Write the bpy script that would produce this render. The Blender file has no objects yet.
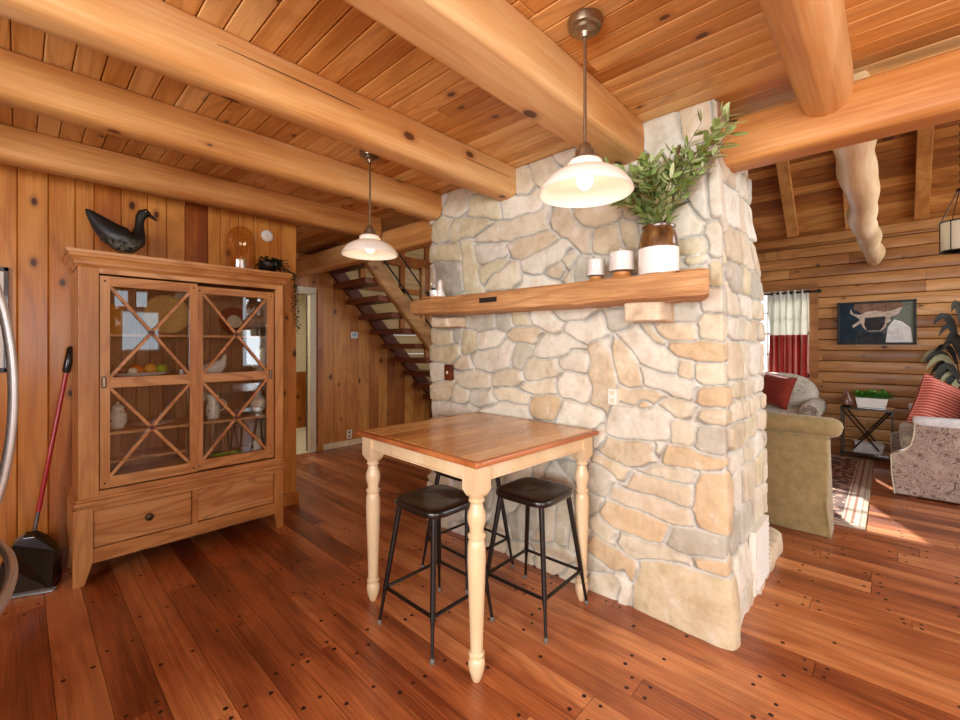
import bpy, math, random
import numpy as np
from mathutils import Vector, Matrix, noise as mnoise

S = bpy.context.scene
COL = S.collection
R = math.radians
PI = math.pi

# ---------------------------------------------------------------- camera
cam_data = bpy.data.cameras.new('camera')
cam = bpy.data.objects.new('camera', cam_data)
COL.objects.link(cam)
cam.location = (0, 0, 1.4)
cam.rotation_euler = (R(90), 0, R(43.3))
cam_data.sensor_width = 36
cam_data.lens = 36 * 435 / 960
cam_data.shift_y = -15 / 960
cam_data.clip_start = 0.05
S.camera = cam

# ---------------------------------------------------------------- world, sun, fill lamps, exposure
S.view_settings.view_transform = 'Standard'
S.view_settings.look = 'None'
S.view_settings.gamma = 1
S.view_settings.use_curve_mapping = False
S.view_settings.exposure = 0.0
S.cycles.max_bounces = 8
S.cycles.diffuse_bounces = 5
S.cycles.glossy_bounces = 4
S.cycles.transmission_bounces = 8
S.cycles.transparent_max_bounces = 12
S.cycles.sample_clamp_indirect = 6
S.cycles.caustics_reflective = False
S.cycles.caustics_refractive = False

W = bpy.data.worlds.new('daylight')
S.world = W
W.use_nodes = True
wn = W.node_tree.nodes
wn['Background'].inputs[0].default_value = (0.78, 0.89, 1.0, 1)
wn['Background'].inputs[1].default_value = 3.2

def light(name, kind, loc, direction, power, color=(1, 1, 1), size=None, spread=None):
    d = bpy.data.lights.new(name, kind)
    d.energy = power
    d.color = color
    if kind == 'AREA':
        d.shape = 'RECTANGLE'
        d.size, d.size_y = size
        if spread: d.spread = R(spread)
    o = bpy.data.objects.new(name, d)
    COL.objects.link(o)
    o.location = loc
    if direction is not None:
        o.rotation_euler = Vector(direction).to_track_quat('-Z', 'Y').to_euler()
    return o

sun = light('sun', 'SUN', (-3, 12, 6), (0.75, -1.6, -1.0), 14.0, (1.0, 0.95, 0.86))
sun.data.angle = R(0.8)
# area lamps added as unseen fill at window openings behind the camera and right
light('kitchen_fill_light', 'AREA', (0.6, -2.52, 1.6), (0, 1, 0.0), 225, (0.97, 0.98, 1.0), (3.6, 1.3))
light('side_fill_light', 'AREA', (3.52, -0.6, 1.6), (-1, 0.0, 0.0), 72, (0.97, 0.98, 1.0), (2.4, 1.3))
light('living_fill_light', 'AREA', (3.9, 5.2, 1.8), (-1, 0, 0), 95, (0.93, 0.97, 1.0), (3.2, 1.7))  # added out of view to brighten the living room
light('gable_fill_light', 'AREA', (3.9, 4.8, 4.3), (-1, 0, -0.1), 60, (1.0, 0.96, 0.9), (2.4, 1.6))  # added out of view to light the vaulted roof
light('hall_room_light', 'AREA', (-6.3, 2.0, 2.3), (0, 0, -1), 22, (1.0, 0.95, 0.85), (0.8, 0.8))

# ---------------------------------------------------------------- helpers
def hexc(h):
    h = h.lstrip('#')
    out = []
    for i in (0, 2, 4):
        c = int(h[i:i + 2], 16) / 255
        out.append(c / 12.92 if c <= 0.04045 else ((c + 0.055) / 1.055) ** 2.4)
    return (*out, 1)

class MB:
    """collects shapes, links them as ONE mesh object"""
    def __init__(self):
        self.v, self.f, self.m, self.r = [], [], [], []
    def add(self, vs, fs, mat=0, rnd=0.0):
        b = len(self.v)
        self.v += [tuple(p) for p in vs]
        self.r += [rnd] * len(vs)
        for f in fs:
            self.f.append([b + i for i in f]); self.m.append(mat)
    def box(self, lo, hi, mat=0, rnd=0.0):
        x0, y0, z0 = lo; x1, y1, z1 = hi
        if x0 > x1: x0, x1 = x1, x0
        if y0 > y1: y0, y1 = y1, y0
        if z0 > z1: z0, z1 = z1, z0
        vs = [(x0,y0,z0),(x1,y0,z0),(x1,y1,z0),(x0,y1,z0),(x0,y0,z1),(x1,y0,z1),(x1,y1,z1),(x0,y1,z1)]
        self.add(vs, [(0,3,2,1),(4,5,6,7),(0,1,5,4),(1,2,6,5),(2,3,7,6),(3,0,4,7)], mat, rnd)
    def obox(self, c, size, rot=None, mat=0, rnd=0.0):
        sx, sy, sz = [s / 2 for s in size]
        rot = rot or Matrix.Identity(3)
        c = Vector(c)
        vs = [c + rot @ Vector(p) for p in [(-sx,-sy,-sz),(sx,-sy,-sz),(sx,sy,-sz),(-sx,sy,-sz),(-sx,-sy,sz),(sx,-sy,sz),(sx,sy,sz),(-sx,sy,sz)]]
        self.add(vs, [(0,3,2,1),(4,5,6,7),(0,1,5,4),(1,2,6,5),(2,3,7,6),(3,0,4,7)], mat, rnd)
    def bar(self, a, b, w, h, up=(0,0,1), mat=0, rnd=0.0):
        a, b = Vector(a), Vector(b)
        d = (b - a); L = d.length; d.normalize()
        s = d.cross(Vector(up)).normalized(); u = s.cross(d)
        self.obox((a + b) / 2, (L, w, h), Matrix((d, s, u)).transposed(), mat, rnd)
    def prism(self, poly, axis, a, b, mat=0, rnd=0.0):
        """poly: 2-D outline in the two other axes (in x,y,z order), swept from a to b along axis"""
        n = len(poly); vs = []
        for t in (a, b):
            for p, q in poly:
                vs.append({'x': (t, p, q), 'y': (p, t, q), 'z': (p, q, t)}[axis])
        fs = [list(range(n - 1, -1, -1)), list(range(n, 2 * n))]
        for i in range(n):
            j = (i + 1) % n
            fs.append((i, j, n + j, n + i))
        self.add(vs, fs, mat, rnd)
    def lathe(self, prof, c=(0,0,0), seg=24, mat=0, rnd=0.0, rot=None, sx=1, sy=1):
        c = Vector(c); vs = []; n = len(prof)
        for r, z in prof:
            for k in range(seg):
                a = 2 * PI * k / seg
                p = Vector((r * math.cos(a) * sx, r * math.sin(a) * sy, z))
                if rot: p = rot @ p
                vs.append(c + p)
        fs = []
        for i in range(n - 1):
            for k in range(seg):
                k2 = (k + 1) % seg
                fs.append((i*seg + k, i*seg + k2, (i+1)*seg + k2, (i+1)*seg + k))
        if prof[0][0] > 1e-4: fs.append([k for k in range(seg - 1, -1, -1)])
        if prof[-1][0] > 1e-4: fs.append([(n-1)*seg + k for k in range(seg)])
        self.add(vs, fs, mat, rnd)
    def tube(self, pts, rad, seg=10, mat=0, rnd=0.0, up=(0,0,1), closed=False):
        """rad: number, list of numbers or list of (side, up) pairs"""
        pts = [Vector(p) for p in pts]; n = len(pts); vs = []
        if not isinstance(rad, (list, tuple)): rad = [rad] * n
        prev = None
        for i, p in enumerate(pts):
            if closed: d = pts[(i+1) % n] - pts[i-1]
            else: d = pts[min(i+1, n-1)] - pts[max(i-1, 0)]
            d.normalize()
            ref = prev if prev is not None else Vector(up)
            if abs(d.dot(ref)) > 0.98 and prev is None: ref = Vector((1, 0, 0))
            s = d.cross(ref).normalized(); u = s.cross(d).normalized(); prev = u
            r = rad[i]; ra, rb = r if isinstance(r, (tuple, list)) else (r, r)
            for k in range(seg):
                a = 2 * PI * k / seg
                vs.append(p + s * (ra * math.cos(a)) + u * (rb * math.sin(a)))
        fs = []
        for i in range(n if closed else n - 1):
            j = (i + 1) % n
            for k in range(seg):
                k2 = (k + 1) % seg
                fs.append((i*seg + k, i*seg + k2, j*seg + k2, j*seg + k))
        if not closed:
            fs.append([k for k in range(seg - 1, -1, -1)]); fs.append([(n-1)*seg + k for k in range(seg)])
        self.add(vs, fs, mat, rnd)
    def soft(self, c, size, e=0.35, rot=None, mat=0, rnd=0.0, nu=28, nv=16, fn=None):
        """superellipsoid: a cushion-like rounded box"""
        c = Vector(c); vs = []
        def sp(x, p): return math.copysign(abs(x) ** p, x)
        for i in range(nv + 1):
            t = -PI/2 + PI * i / nv
            for k in range(nu):
                a = 2 * PI * k / nu
                p = Vector((sp(math.cos(t), e) * sp(math.cos(a), e) * size[0]/2,
                            sp(math.cos(t), e) * sp(math.sin(a), e) * size[1]/2,
                            sp(math.sin(t), e) * size[2]/2))
                if fn: p = fn(p)
                if rot: p = rot @ p
                vs.append(c + p)
        fs = []
        for i in range(nv):
            for k in range(nu):
                k2 = (k + 1) % nu
                fs.append((i*nu + k, i*nu + k2, (i+1)*nu + k2, (i+1)*nu + k))
        self.add(vs, fs, mat, rnd)
    def build(self, name, mats, parent=None, origin=(0,0,0), smooth=False, bevel=0, segs=2, sub=0, angle=40):
        me = bpy.data.meshes.new(name)
        ox, oy, oz = origin
        me.from_pydata([(x-ox, y-oy, z-oz) for x, y, z in self.v], [], self.f)
        if not isinstance(mats, (list, tuple)): mats = [mats]
        for m in mats: me.materials.append(m)
        me.polygons.foreach_set('material_index', self.m)
        at = me.attributes.new('rnd', 'FLOAT', 'POINT')
        at.data.foreach_set('value', self.r)
        if smooth:
            me.polygons.foreach_set('use_smooth', [True] * len(me.polygons))
            me.update()
            me.set_sharp_from_angle(angle=R(angle))
        me.update()
        o = bpy.data.objects.new(name, me)
        COL.objects.link(o)
        if parent is not None: o.parent = parent
        elif any(origin): o.location = origin
        if bevel:
            b = o.modifiers.new('bevel', 'BEVEL'); b.width = bevel; b.segments = segs; b.limit_method = 'ANGLE'; b.angle_limit = R(35)
            b.harden_normals = False
        if sub:
            s = o.modifiers.new('sub', 'SUBSURF'); s.levels = sub; s.render_levels = sub
        return o

def tag(o, label, cat, group=None, kind=None):
    o['label'] = label; o['category'] = cat
    if group: o['group'] = group
    if kind: o['kind'] = kind
    return o
def thing(name, loc, label, cat, group=None, rz=0):
    o = bpy.data.objects.new(name, None); COL.objects.link(o)
    o.location = loc; o.rotation_euler = (0, 0, rz); o.empty_display_size = 0.1
    return tag(o, label, cat, group)
def struct(o):
    o['kind'] = 'structure'; return o
def copy_tree(o, parent=None):
    c = o.copy(); COL.objects.link(c)
    if parent is not None: c.parent = parent
    for ch in list(o.children): copy_tree(ch, c)
    return c
def rotz(a): return Matrix.Rotation(a, 3, 'Z')
def rotx(a): return Matrix.Rotation(a, 3, 'X')
def roty(a): return Matrix.Rotation(a, 3, 'Y')

# ---------------------------------------------------------------- materials
class N:
    def __init__(self, name):
        self.m = bpy.data.materials.new(name); self.m.use_nodes = True
        self.t = self.m.node_tree; self.n = self.t.nodes; self.b = self.n['Principled BSDF']
    def node(self, typ, **kw):
        x = self.n.new(typ)
        for k, v in kw.items():
            if k.startswith('_'): setattr(x, k[1:], v)
        return x
    def link(self, a, b): self.t.links.new(a, b)
    def val(self, sock, v):
        if hasattr(v, 'is_linked'): self.link(v, sock)
        else: sock.default_value = v
    def math(self, op, a, b=0.0, c=0.0, clamp=False):
        x = self.n.new('ShaderNodeMath'); x.operation = op; x.use_clamp = clamp
        self.val(x.inputs[0], a); self.val(x.inputs[1], b); self.val(x.inputs[2], c)
        return x.outputs[0]
    def mix(self, fac, a, b, mode='MIX'):
        x = self.n.new('ShaderNodeMix'); x.data_type = 'RGBA'; x.blend_type = mode
        self.val(x.inputs[0], fac); self.val(x.inputs[6], a); self.val(x.inputs[7], b)
        return x.outputs[2]
    def noise(self, vec, scale, detail=3, rough=0.5, dist=0.0):
        x = self.n.new('ShaderNodeTexNoise')
        if vec is not None: self.link(vec, x.inputs['Vector'])
        x.inputs['Scale'].default_value = scale; x.inputs['Detail'].default_value = detail
        x.inputs['Roughness'].default_value = rough; x.inputs['Distortion'].default_value = dist
        return x.outputs['Fac']
    def vmap(self, vec, scale):
        x = self.n.new('ShaderNodeMapping'); self.link(vec, x.inputs['Vector'])
        x.inputs['Scale'].default_value = scale
        return x.outputs[0]
    def ramp(self, fac, stops, interp='LINEAR'):
        x = self.n.new('ShaderNodeValToRGB'); self.val(x.inputs[0], fac)
        x.color_ramp.interpolation = interp
        e = x.color_ramp.elements
        while len(e) < len(stops): e.new(0.5)
        for el, (p, c) in zip(e, stops): el.position = p; el.color = c
        return x.outputs[0]
    def rng(self, v, a, b, c=0.0, d=1.0):
        x = self.n.new('ShaderNodeMapRange'); x.interpolation_type = 'SMOOTHSTEP'
        self.val(x.inputs[0], v)
        for i, q in enumerate((a, b, c, d)): x.inputs[i+1].default_value = q
        return x.outputs[0]
    def bump(self, h, strength=0.2, dist=0.01):
        x = self.n.new('ShaderNodeBump'); x.inputs['Strength'].default_value = strength
        x.inputs['Distance'].default_value = dist
        self.link(h, x.inputs['Height']); self.link(x.outputs[0], self.b.inputs['Normal'])
    def coord(self): return self.n.new('ShaderNodeTexCoord').outputs['Object']
    def attr(self, name):
        x = self.n.new('ShaderNodeAttribute'); x.attribute_name = name; return x

def plain(name, col, rough=0.5, metal=0.0, var=0.08, scale=20, coat=0.0, spec=0.5, bump=0.0, emit=None):
    q = N(name); c = hexc(col)
    f = q.noise(q.coord(), scale, 3)
    lo = tuple(max(0, x * (1 - var)) for x in c[:3]) + (1,); hi = tuple(min(1, x * (1 + var)) for x in c[:3]) + (1,)
    q.link(q.ramp(f, [(0.3, lo), (0.7, hi)]), q.b.inputs['Base Color'])
    q.b.inputs['Roughness'].default_value = rough; q.b.inputs['Metallic'].default_value = metal
    q.b.inputs['Coat Weight'].default_value = coat; q.b.inputs['Specular IOR Level'].default_value = spec
    if bump: q.bump(f, bump)
    if emit:
        q.b.inputs['Emission Color'].default_value = hexc(emit[0]); q.b.inputs['Emission Strength'].default_value = emit[1]
    return q.m

def wood(name, dark, mid, light_, axis='x', sc=1.0, rings=0.45, fibre=0.5, knots=0.0, rough=0.5, coat=0.0,
         tone=0.4, bump=0.12, knotcol='#3a1a0a', spec=0.4, patches=0.0, ringcol=None, kscale=2.6, ringn=26, kprob=.35):
    q = N(name)
    rnd = q.attr('rnd').outputs['Fac']
    off = q.node('ShaderNodeCombineXYZ')
    for i, k in enumerate((13.7, 7.3, 5.1)): q.link(q.math('MULTIPLY', rnd, k * 3), off.inputs[i])
    add = q.node('ShaderNodeVectorMath'); add.operation = 'ADD'
    q.link(q.coord(), add.inputs[0]); q.link(off.outputs[0], add.inputs[1])
    P = add.outputs[0]
    i = 'xyz'.index(axis)
    def st(k): s = [1, 1, 1]; s[i] = k; return q.vmap(P, s)
    broad = q.noise(st(0.18), 5 * sc, 3, 0.55, 0.2)
    ringf = q.noise(st(0.16), 2.6 * sc, 1.5, 0.4, 0.35)
    ring = q.math('SINE', q.math('MULTIPLY', ringf, ringn * PI))
    ring = q.rng(ring, 0.25, 1.0)
    fib = q.noise(st(0.03), 110 * sc, 3, 0.6)
    fac = q.math('ADD', q.math('MULTIPLY', q.math('SUBTRACT', broad, 0.5), 1.3), 0.5)
    fac = q.math('ADD', fac, q.math('MULTIPLY', q.math('SUBTRACT', fib, 0.5), fibre))
    w2 = q.math('FRACT', q.math('MULTIPLY', rnd, 7.77))
    fac = q.math('ADD', fac, q.math('MULTIPLY', q.math('SUBTRACT', w2, 0.5), tone))
    col = q.ramp(fac, [(0.15, hexc(dark)), (0.5, hexc(mid)), (0.85, hexc(light_))])
    rc = hexc(ringcol or dark)
    col = q.mix(q.math('MULTIPLY', ring, rings), col, rc)
    if patches:
        pn = q.noise(q.coord(), 1.6, 3, 0.6, 0.5)
        col = q.mix(q.math('MULTIPLY', q.rng(pn, 0.5, 0.75), patches), col, hexc(dark))
    i = 'xyz'.index(axis)
    if knots:
        sp = q.node('ShaderNodeSeparateXYZ'); q.link(P, sp.inputs[0])
        oth = [j for j in range(3) if j != i]
        cmb = q.node('ShaderNodeCombineXYZ')
        q.link(q.math('MULTIPLY', sp.outputs[i], 0.6), cmb.inputs[0])
        q.link(q.math('ADD', sp.outputs[oth[0]], q.math('MULTIPLY', sp.outputs[oth[1]], 1.07)), cmb.inputs[1])
        v = q.node('ShaderNodeTexVoronoi'); v.voronoi_dimensions = '2D'; v.inputs['Scale'].default_value = kscale
        q.link(cmb.outputs[0], v.inputs['Vector'])
        sc3 = q.node('ShaderNodeSeparateColor'); q.link(v.outputs['Color'], sc3.inputs[0])
        keep = q.math('GREATER_THAN', sc3.outputs[0], 1 - kprob)
        sizev = q.math('SUBTRACT', q.math('MULTIPLY', sc3.outputs[1], 0.06), 0.022)
        wob = q.math('ADD', q.math('ADD', v.outputs['Distance'], sizev), q.math('MULTIPLY', q.math('SUBTRACT', q.noise(P, 60, 2), 0.5), 0.03))
        core = q.rng(wob, 0.05, 0.085, 1, 0); halo = q.rng(wob, 0.06, 0.19, 1, 0)
        halo = q.math('MULTIPLY', halo, keep); core = q.math('MULTIPLY', core, keep)
        col = q.mix(q.math('MULTIPLY', halo, knots * 0.5), col, rc)
        col = q.mix(q.math('MULTIPLY', core, knots * .9), col, hexc(knotcol))
    q.link(col, q.b.inputs['Base Color'])
    rr = q.math('ADD', q.math('MULTIPLY', fib, 0.25), rough - 0.12)
    q.link(rr, q.b.inputs['Roughness'])
    q.b.inputs['Coat Weight'].default_value = coat; q.b.inputs['Coat Roughness'].default_value = 0.18
    q.b.inputs['Specular IOR Level'].default_value = spec
    if bump: q.bump(q.math('ADD', fib, q.math('MULTIPLY', ring, 0.4)), bump, 0.004)
    return q.m

def glass_mat(name, tint='#ffffff', refl=1.0, base=0.02, rough=0.02):
    q = N(name); q.n.remove(q.b)
    tr = q.node('ShaderNodeBsdfTransparent'); tr.inputs[0].default_value = hexc(tint)
    gl = q.node('ShaderNodeBsdfGlossy'); gl.inputs['Roughness'].default_value = rough
    lw = q.node('ShaderNodeLayerWeight'); lw.inputs[0].default_value = .5
    f = q.math('ADD', q.math('MULTIPLY', q.math('POWER', lw.outputs['Facing'], 4.0), .55 * refl), base + .02, clamp=True)
    mx = q.node('ShaderNodeMixShader'); q.link(f, mx.inputs[0]); q.link(tr.outputs[0], mx.inputs[1]); q.link(gl.outputs[0], mx.inputs[2])
    q.link(mx.outputs[0], q.n['Material Output'].inputs['Surface'])
    return q.m

M = {}
M['ceiling'] = wood('pine_ceiling_boards', '#b0702e', '#d69e56', '#eac07e', 'x', rings=0.28, knots=0.95, rough=0.45, tone=0.5, coat=0.1, ringn=30, kscale=5.5, ringcol='#9a5c24', kprob=.22, knotcol='#4a2510')
M['beam_y'] = wood('pine_beam_lengthwise', '#ac6a30', '#d39a58', '#e8c288', 'y', sc=0.8, rings=0.2, knots=0.97, rough=0.5, tone=0.4, ringn=14, kscale=4.0, ringcol='#a8662e', kprob=.26, knotcol='#4a2510')
M['beam_x'] = wood('pine_beam_crosswise', '#ac6a30', '#d39a58', '#e8c288', 'x', sc=0.8, rings=0.2, knots=0.97, rough=0.5, tone=0.2, ringn=14, kscale=4.0, ringcol='#a8662e', kprob=.26, knotcol='#4a2510')
M['wall_z'] = wood('knotty_pine_wall', '#7f3d12', '#b06422', '#cf8b40', 'z', rings=0.22, knots=0.97, rough=0.36, tone=0.75, coat=0.3, ringn=24, kscale=5, knotcol='#2e1206', kprob=.3)
M['wall_hall'] = wood('knotty_pine_hall', '#8a4a16', '#b8722c', '#cf9042', 'z', rings=0.3, knots=0.97, rough=0.4, tone=0.5, coat=0.2, kscale=4.5, knotcol='#2e1206', kprob=.35)
M['log_wall'] = wood('log_wall', '#80501f', '#a8723a', '#c28e52', 'x', rings=0.35, knots=0.95, rough=0.5, tone=0.5, coat=0.1, kscale=4.6, kprob=.3)
M['vault'] = wood('vault_boards', '#7d481c', '#a96c30', '#c48a48', 'x', rings=0.4, knots=0.8, rough=0.5, tone=0.6)
M['rafter'] = wood('rafter_pine', '#9a5f2a', '#c18544', '#d8a462', 'y', rings=0.3, knots=0.8, rough=0.5, tone=0.3)
M['floor'] = wood('cherry_floor', '#743619', '#b26638', '#d6905a', 'x', sc=1.0, rings=0.25, fibre=0.8, knots=0.0, rough=0.36, tone=0.5, coat=0.3, bump=0.06, patches=0.5, spec=0.5)
M['peg'] = plain('dark_peg', '#2a0f07', 0.5)
M['subfloor'] = plain('floor_gap', '#1c0a05', 0.8)
M['groove'] = plain('board_gap', '#3b1d0a', 0.8)
M['oak'] = wood('cabinet_oak', '#a4662e', '#cd9254', '#e0ae74', 'z', sc=1.3, rings=0.3, knots=0.0, rough=0.4, tone=0.2, coat=0.2, ringn=30)
M['oak_y'] = wood('cabinet_oak_wide', '#a4662e', '#cd9254', '#e0ae74', 'y', sc=1.5, rings=0.5, knots=0.0, rough=0.4, tone=0.2, coat=0.2, ringn=30)
M['oak_in'] = wood('cabinet_inside', '#70472a', '#99683f', '#b4825a', 'z', sc=1.5, rings=0.3, rough=0.55, tone=0.5)
M['table_top'] = wood('cherry_table_top', '#b8752f', '#d69c55', '#e6b674', 'y', sc=1.0, rings=0.15, fibre=0.35, rough=0.28, tone=0.6, coat=0.6, bump=0.02, spec=0.5)
M['table_edge'] = wood('cherry_table_edge', '#8a4420', '#ae6636', '#c07c48', 'y', rings=0.2, rough=0.35, coat=0.4, tone=0.1)
M['cream_wood'] = wood('maple_legs', '#c8a878', '#dcc49c', '#e9d6b4', 'z', sc=1.2, rings=0.12, fibre=0.3, rough=0.35, coat=0.3, tone=0.1, bump=0.03)
M['mantel'] = wood('mantel_timber', '#9c6c40', '#c4935e', '#dcb588', 'x', sc=1.6, rings=0.5, knots=0.8, rough=0.6, tone=0.1, bump=0.7, kscale=5, fibre=1.0, ringn=20)
M['log_pale'] = wood('peeled_log_daylit', '#d0ab78', '#ebd2a6', '#f6e8c8', 'y', sc=0.8, rings=0.15, knots=0.8, rough=0.5, tone=0.1, bump=0.3, kscale=3.5, kprob=.3)  # same log as the ceiling beam, coloured paler for the daylight on it
M['tread'] = wood('stair_tread', '#4f200e', '#6e3418', '#8a4824', 'x', rings=0.3, rough=0.4, tone=0.3, coat=0.2)
M['stringer'] = wood('stair_stringer', '#8f6030', '#b98a50', '#d2aa70', 'y', rings=0.3, knots=0.5, rough=0.5, tone=0.2)
M['plaster'] = wood('pale_stair_wall', '#b3935a', '#cdb07a', '#ddc595', 'y', sc=0.6, rings=0.3, knots=0.3, rough=0.6, tone=0.3)
M['black'] = plain('black_metal', '#1b1512', 0.35, 0.4, coat=0.2)
M['stool_seat'] = plain('dark_bronze_seat', '#1f1713', 0.32, 0.3, coat=0.5)
M['stool_slot'] = plain('pale_metal_slot', '#6b5a48', 0.5, 0.3)  # paler strips stand in for see-through slots
M['rubber'] = plain('grey_rubber', '#6d6862', 0.6)
M['steel'] = plain('brushed_steel', '#d6d4d0', 0.38, 0.75, var=0.04)
M['fridge'] = plain('fridge_steel', '#9a9b9c', 0.35, 0.9)
M['brass'] = plain('aged_brass', '#9c8c74', 0.3, 0.9, var=0.15)
M['white'] = plain('white_ceramic', '#efece4', 0.22, coat=0.4, var=0.03)
M['cream'] = plain('cream_ceramic', '#e4d9b8', 0.3, coat=0.3)
M['white_paint'] = plain('white_paint', '#e9e5da', 0.45, var=0.03)
M['cream_paint'] = plain('cream_trim_paint', '#d9cdae', 0.5, var=0.05)
M['glass'] = glass_mat('clear_glass', '#ffffff')
M['amber_glass'] = glass_mat('amber_tinted_glass', '#f6e8d0', 1.9, 0.05)
M['cab_glass'] = glass_mat('cabinet_pane', '#f8faf9', 1.0, 0.05, 0.01)
M['red'] = plain('red_handle', '#b3202a', 0.35, coat=0.4)
M['matt_black'] = plain('matt_black_paint', '#17140f', 0.6)
M['black_plastic'] = plain('black_plastic', '#10120f', 0.25, coat=0.5)
# ---------------------------------------------------------------- floor
rg = random.Random(5)
fm = MB()
fm.box((-7.4, -2.7, -0.06), (4.1, 8.0, -0.012), 1)
y = -2.65
while y < 7.95:
    w = rg.choice([0.10, 0.125, 0.15, 0.15, 0.175])
    x = -7.4 - rg.random() * 1.5
    while x < 4.1:
        L = rg.uniform(1.0, 2.6)
        r0 = rg.random()
        fm.box((max(x, -7.4), y, -0.02), (min(x + L - 0.0025, 4.1), y + w - 0.0022, 0), 0, r0)
        if y < 6:
            px = [x + 0.035, x + L - 0.035] + [x + L * k / 4 for k in (1, 2, 3) if rg.random() < 0.75]
            for p in px:
                for q_ in ((0.028, w - 0.028) if rg.random() < 0.8 else (w * rg.uniform(.3, .7),)):
                    if not (-5.4 < p < 3.9): continue
                    cx, cy = p + rg.uniform(-.008, .008), y + q_
                    a0 = rg.random(); rr = rg.uniform(0.0075, 0.0100)
                    vs = [(cx + rr * math.cos(a0 + PI * k / 4), cy + rr * math.sin(a0 + PI * k / 4), 0.0008) for k in range(8)]
                    fm.add(vs, [list(range(8))], 2)
        x += L
    y += w
struct(fm.build('floor', [M['floor'], M['subfloor'], M['peg']]))

# ---------------------------------------------------------------- kitchen ceiling of boards running crosswise
def board_rows(mb, axis_lo, axis_hi, lo, hi, put, wmin, wmax, lmin, lmax, rg, gap=0.003):
    t = lo
    while t < hi:
        w = min(rg.uniform(wmin, wmax), hi - t)
        if w < 0.02: break
        s = axis_lo - rg.random() * lmin
        while s < axis_hi:
            L = rg.uniform(lmin, lmax)
            a, b = max(s, axis_lo), min(s + L, axis_hi)
            if b - a > 0.02: put(a, b - gap * 0.5, t, t + w - gap, rg.random())
            s += L
        t += w
rg = random.Random(11)
cm = MB()
board_rows(cm, -5.6, 3.7, -2.65, 2.62, lambda a, b, c, d, r: cm.box((a, c, 2.58), (b, d, 2.62), 0, r), 0.086, 0.096, 1.2, 3.2, rg)
cm.box((-5.6, -2.65, 2.602), (3.7, 2.62, 2.66), 1)
struct(cm.build('ceiling', [M['ceiling'], M['groove']], bevel=0.004, segs=1))

# vaulted roof over the living room
rg = random.Random(12)
vm = MB()
k = 0.93; th = math.atan(k); rm = rotx(-th)
slen = (7.9 - 2.62) / math.cos(th)
def put_v(a, b, t, u, r):
    c = Vector(((a + b) / 2, 0, 0)); m = (t + u) / 2
    c.y = 7.9 - m * math.cos(th); c.z = 2.9 + k * (7.74 - c.y) + 0.02
    vm.obox(c, (b - a, u - t, 0.03), rm, 0, r)
board_rows(vm, -5.6, 4.1, 0, slen, put_v, 0.115, 0.125, 1.5, 3.5, rg)
vm.obox((-0.75, 5.26, 2.9 + k * (7.74 - 5.26) + 0.06), (9.8, slen + .2, 0.02), rm, 1)
struct(vm.build('ceiling_vault', [M['vault'], M['groove']], bevel=0.004, segs=1))
# upper wall above the kitchen edge (the loft), facing the living room
lm = MB()
board_rows(lm, 2.66, 7.75, -5.6, 4.1, lambda a, b, c, d, r: lm.box((c, 2.62, a), (d, 2.66, b), 0, r), 0.14, 0.2, 3, 6, rg)
struct(lm.build('wall_loft', M['wall_hall']))

# ---------------------------------------------------------------- left wall of vertical boards
def vboards(mb, place, lo, hi, z0, z1, rg, wl=(0.12, 0.19)):
    t = lo
    while t < hi - 0.01:
        w = min(rg.uniform(*wl), hi - t)
        place(t + 0.001, t + w - 0.001, z0, z1(t) if callable(z1) else z1, rg.random())
        t += w
rg = random.Random(21)
wm = MB()
vboards(wm, lambda a, b, c, d, r: wm.box((-3.85, a, c), (-3.83, b, d), 0, r), -2.6, 1.60, 0, 2.58, rg, (0.085, 0.15))
wm.box((-3.95, -2.6, 0), (-3.845, 1.66, 2.58), 1)
wm.box((-3.97, 1.58, 0), (-3.826, 1.69, 2.58), 0, 0.63)
struct(wm.build('wall_left', [M['wall_z'], M['groove']], bevel=0.006, segs=1))
bm_ = MB()
bm_.box((-3.83, -2.6, 0), (-3.812, 1.60, 0.11), 0, 0.4); bm_.box((-3.985, 1.57, 0), (-3.808, 1.705, 0.10), 0, 0.7)
struct(bm_.build('baseboard_left', M['wall_z'], bevel=0.004))

# wall closing the hall on the near side, and the white-lit room beyond the doorway
hm = MB()
vboards(hm, lambda a, b, c, d, r: hm.box((a, 1.30, c), (b, 1.33, d), 0, r), -5.5, -3.95, 0, 2.58, rg)
struct(hm.build('wall_hall_near', M['wall_hall'], bevel=0.005, segs=1))

# hall wall (x = -5.5): doorway, under-stair panelling, pale upper wall
SZ = lambda yy: 2.46 - 1.055 * (yy - 2.79)      # underside line of the stair
hw = MB()
rg = random.Random(8)
vboards(hw, lambda a, b, c, d, r: hw.box((-5.53, a, c), (-5.5, b, d), 0, r), 2.60, 2.78, 0, 2.58, rg)
t = 2.78
while t < 7.72:
    w = rg.uniform(0.15, 0.2)
    z0, z1 = max(0, min(2.46, SZ(t))), max(0, min(2.46, SZ(t + w)))
    if z0 > 0.02:
        hw.prism([(t + .001, 0), (t + w - .001, 0), (t + w - .001, z1), (t + .001, z0)], 'x', -5.53, -5.5, 0, rg.random())
    t += w
vboards(hw, lambda a, b, c, d, r: hw.box((-5.53, a, c), (-5.5, b, d), 0, r), 1.30, 2.60, 2.08, 2.58, rg)
struct(hw.build('wall_hall', M['wall_hall'], bevel=0.006, segs=1))
uw = MB()
board_rows(uw, 2.6, 7.74, 0.0, 6.2, lambda a, b, c, d, r: uw.box((-5.60, a, c), (-5.55, b, d), 0, r), 0.22, 0.3, 1.5, 3, rg)
struct(uw.build('wall_stair', M['plaster'], bevel=0.004, segs=1))
b2 = MB(); b2.box((-5.5, 2.78, 0), (-5.482, 4.9, 0.075), 0, .6)
struct(b2.build('baseboard_hall', M['cream_wood'], bevel=0.004))
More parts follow.
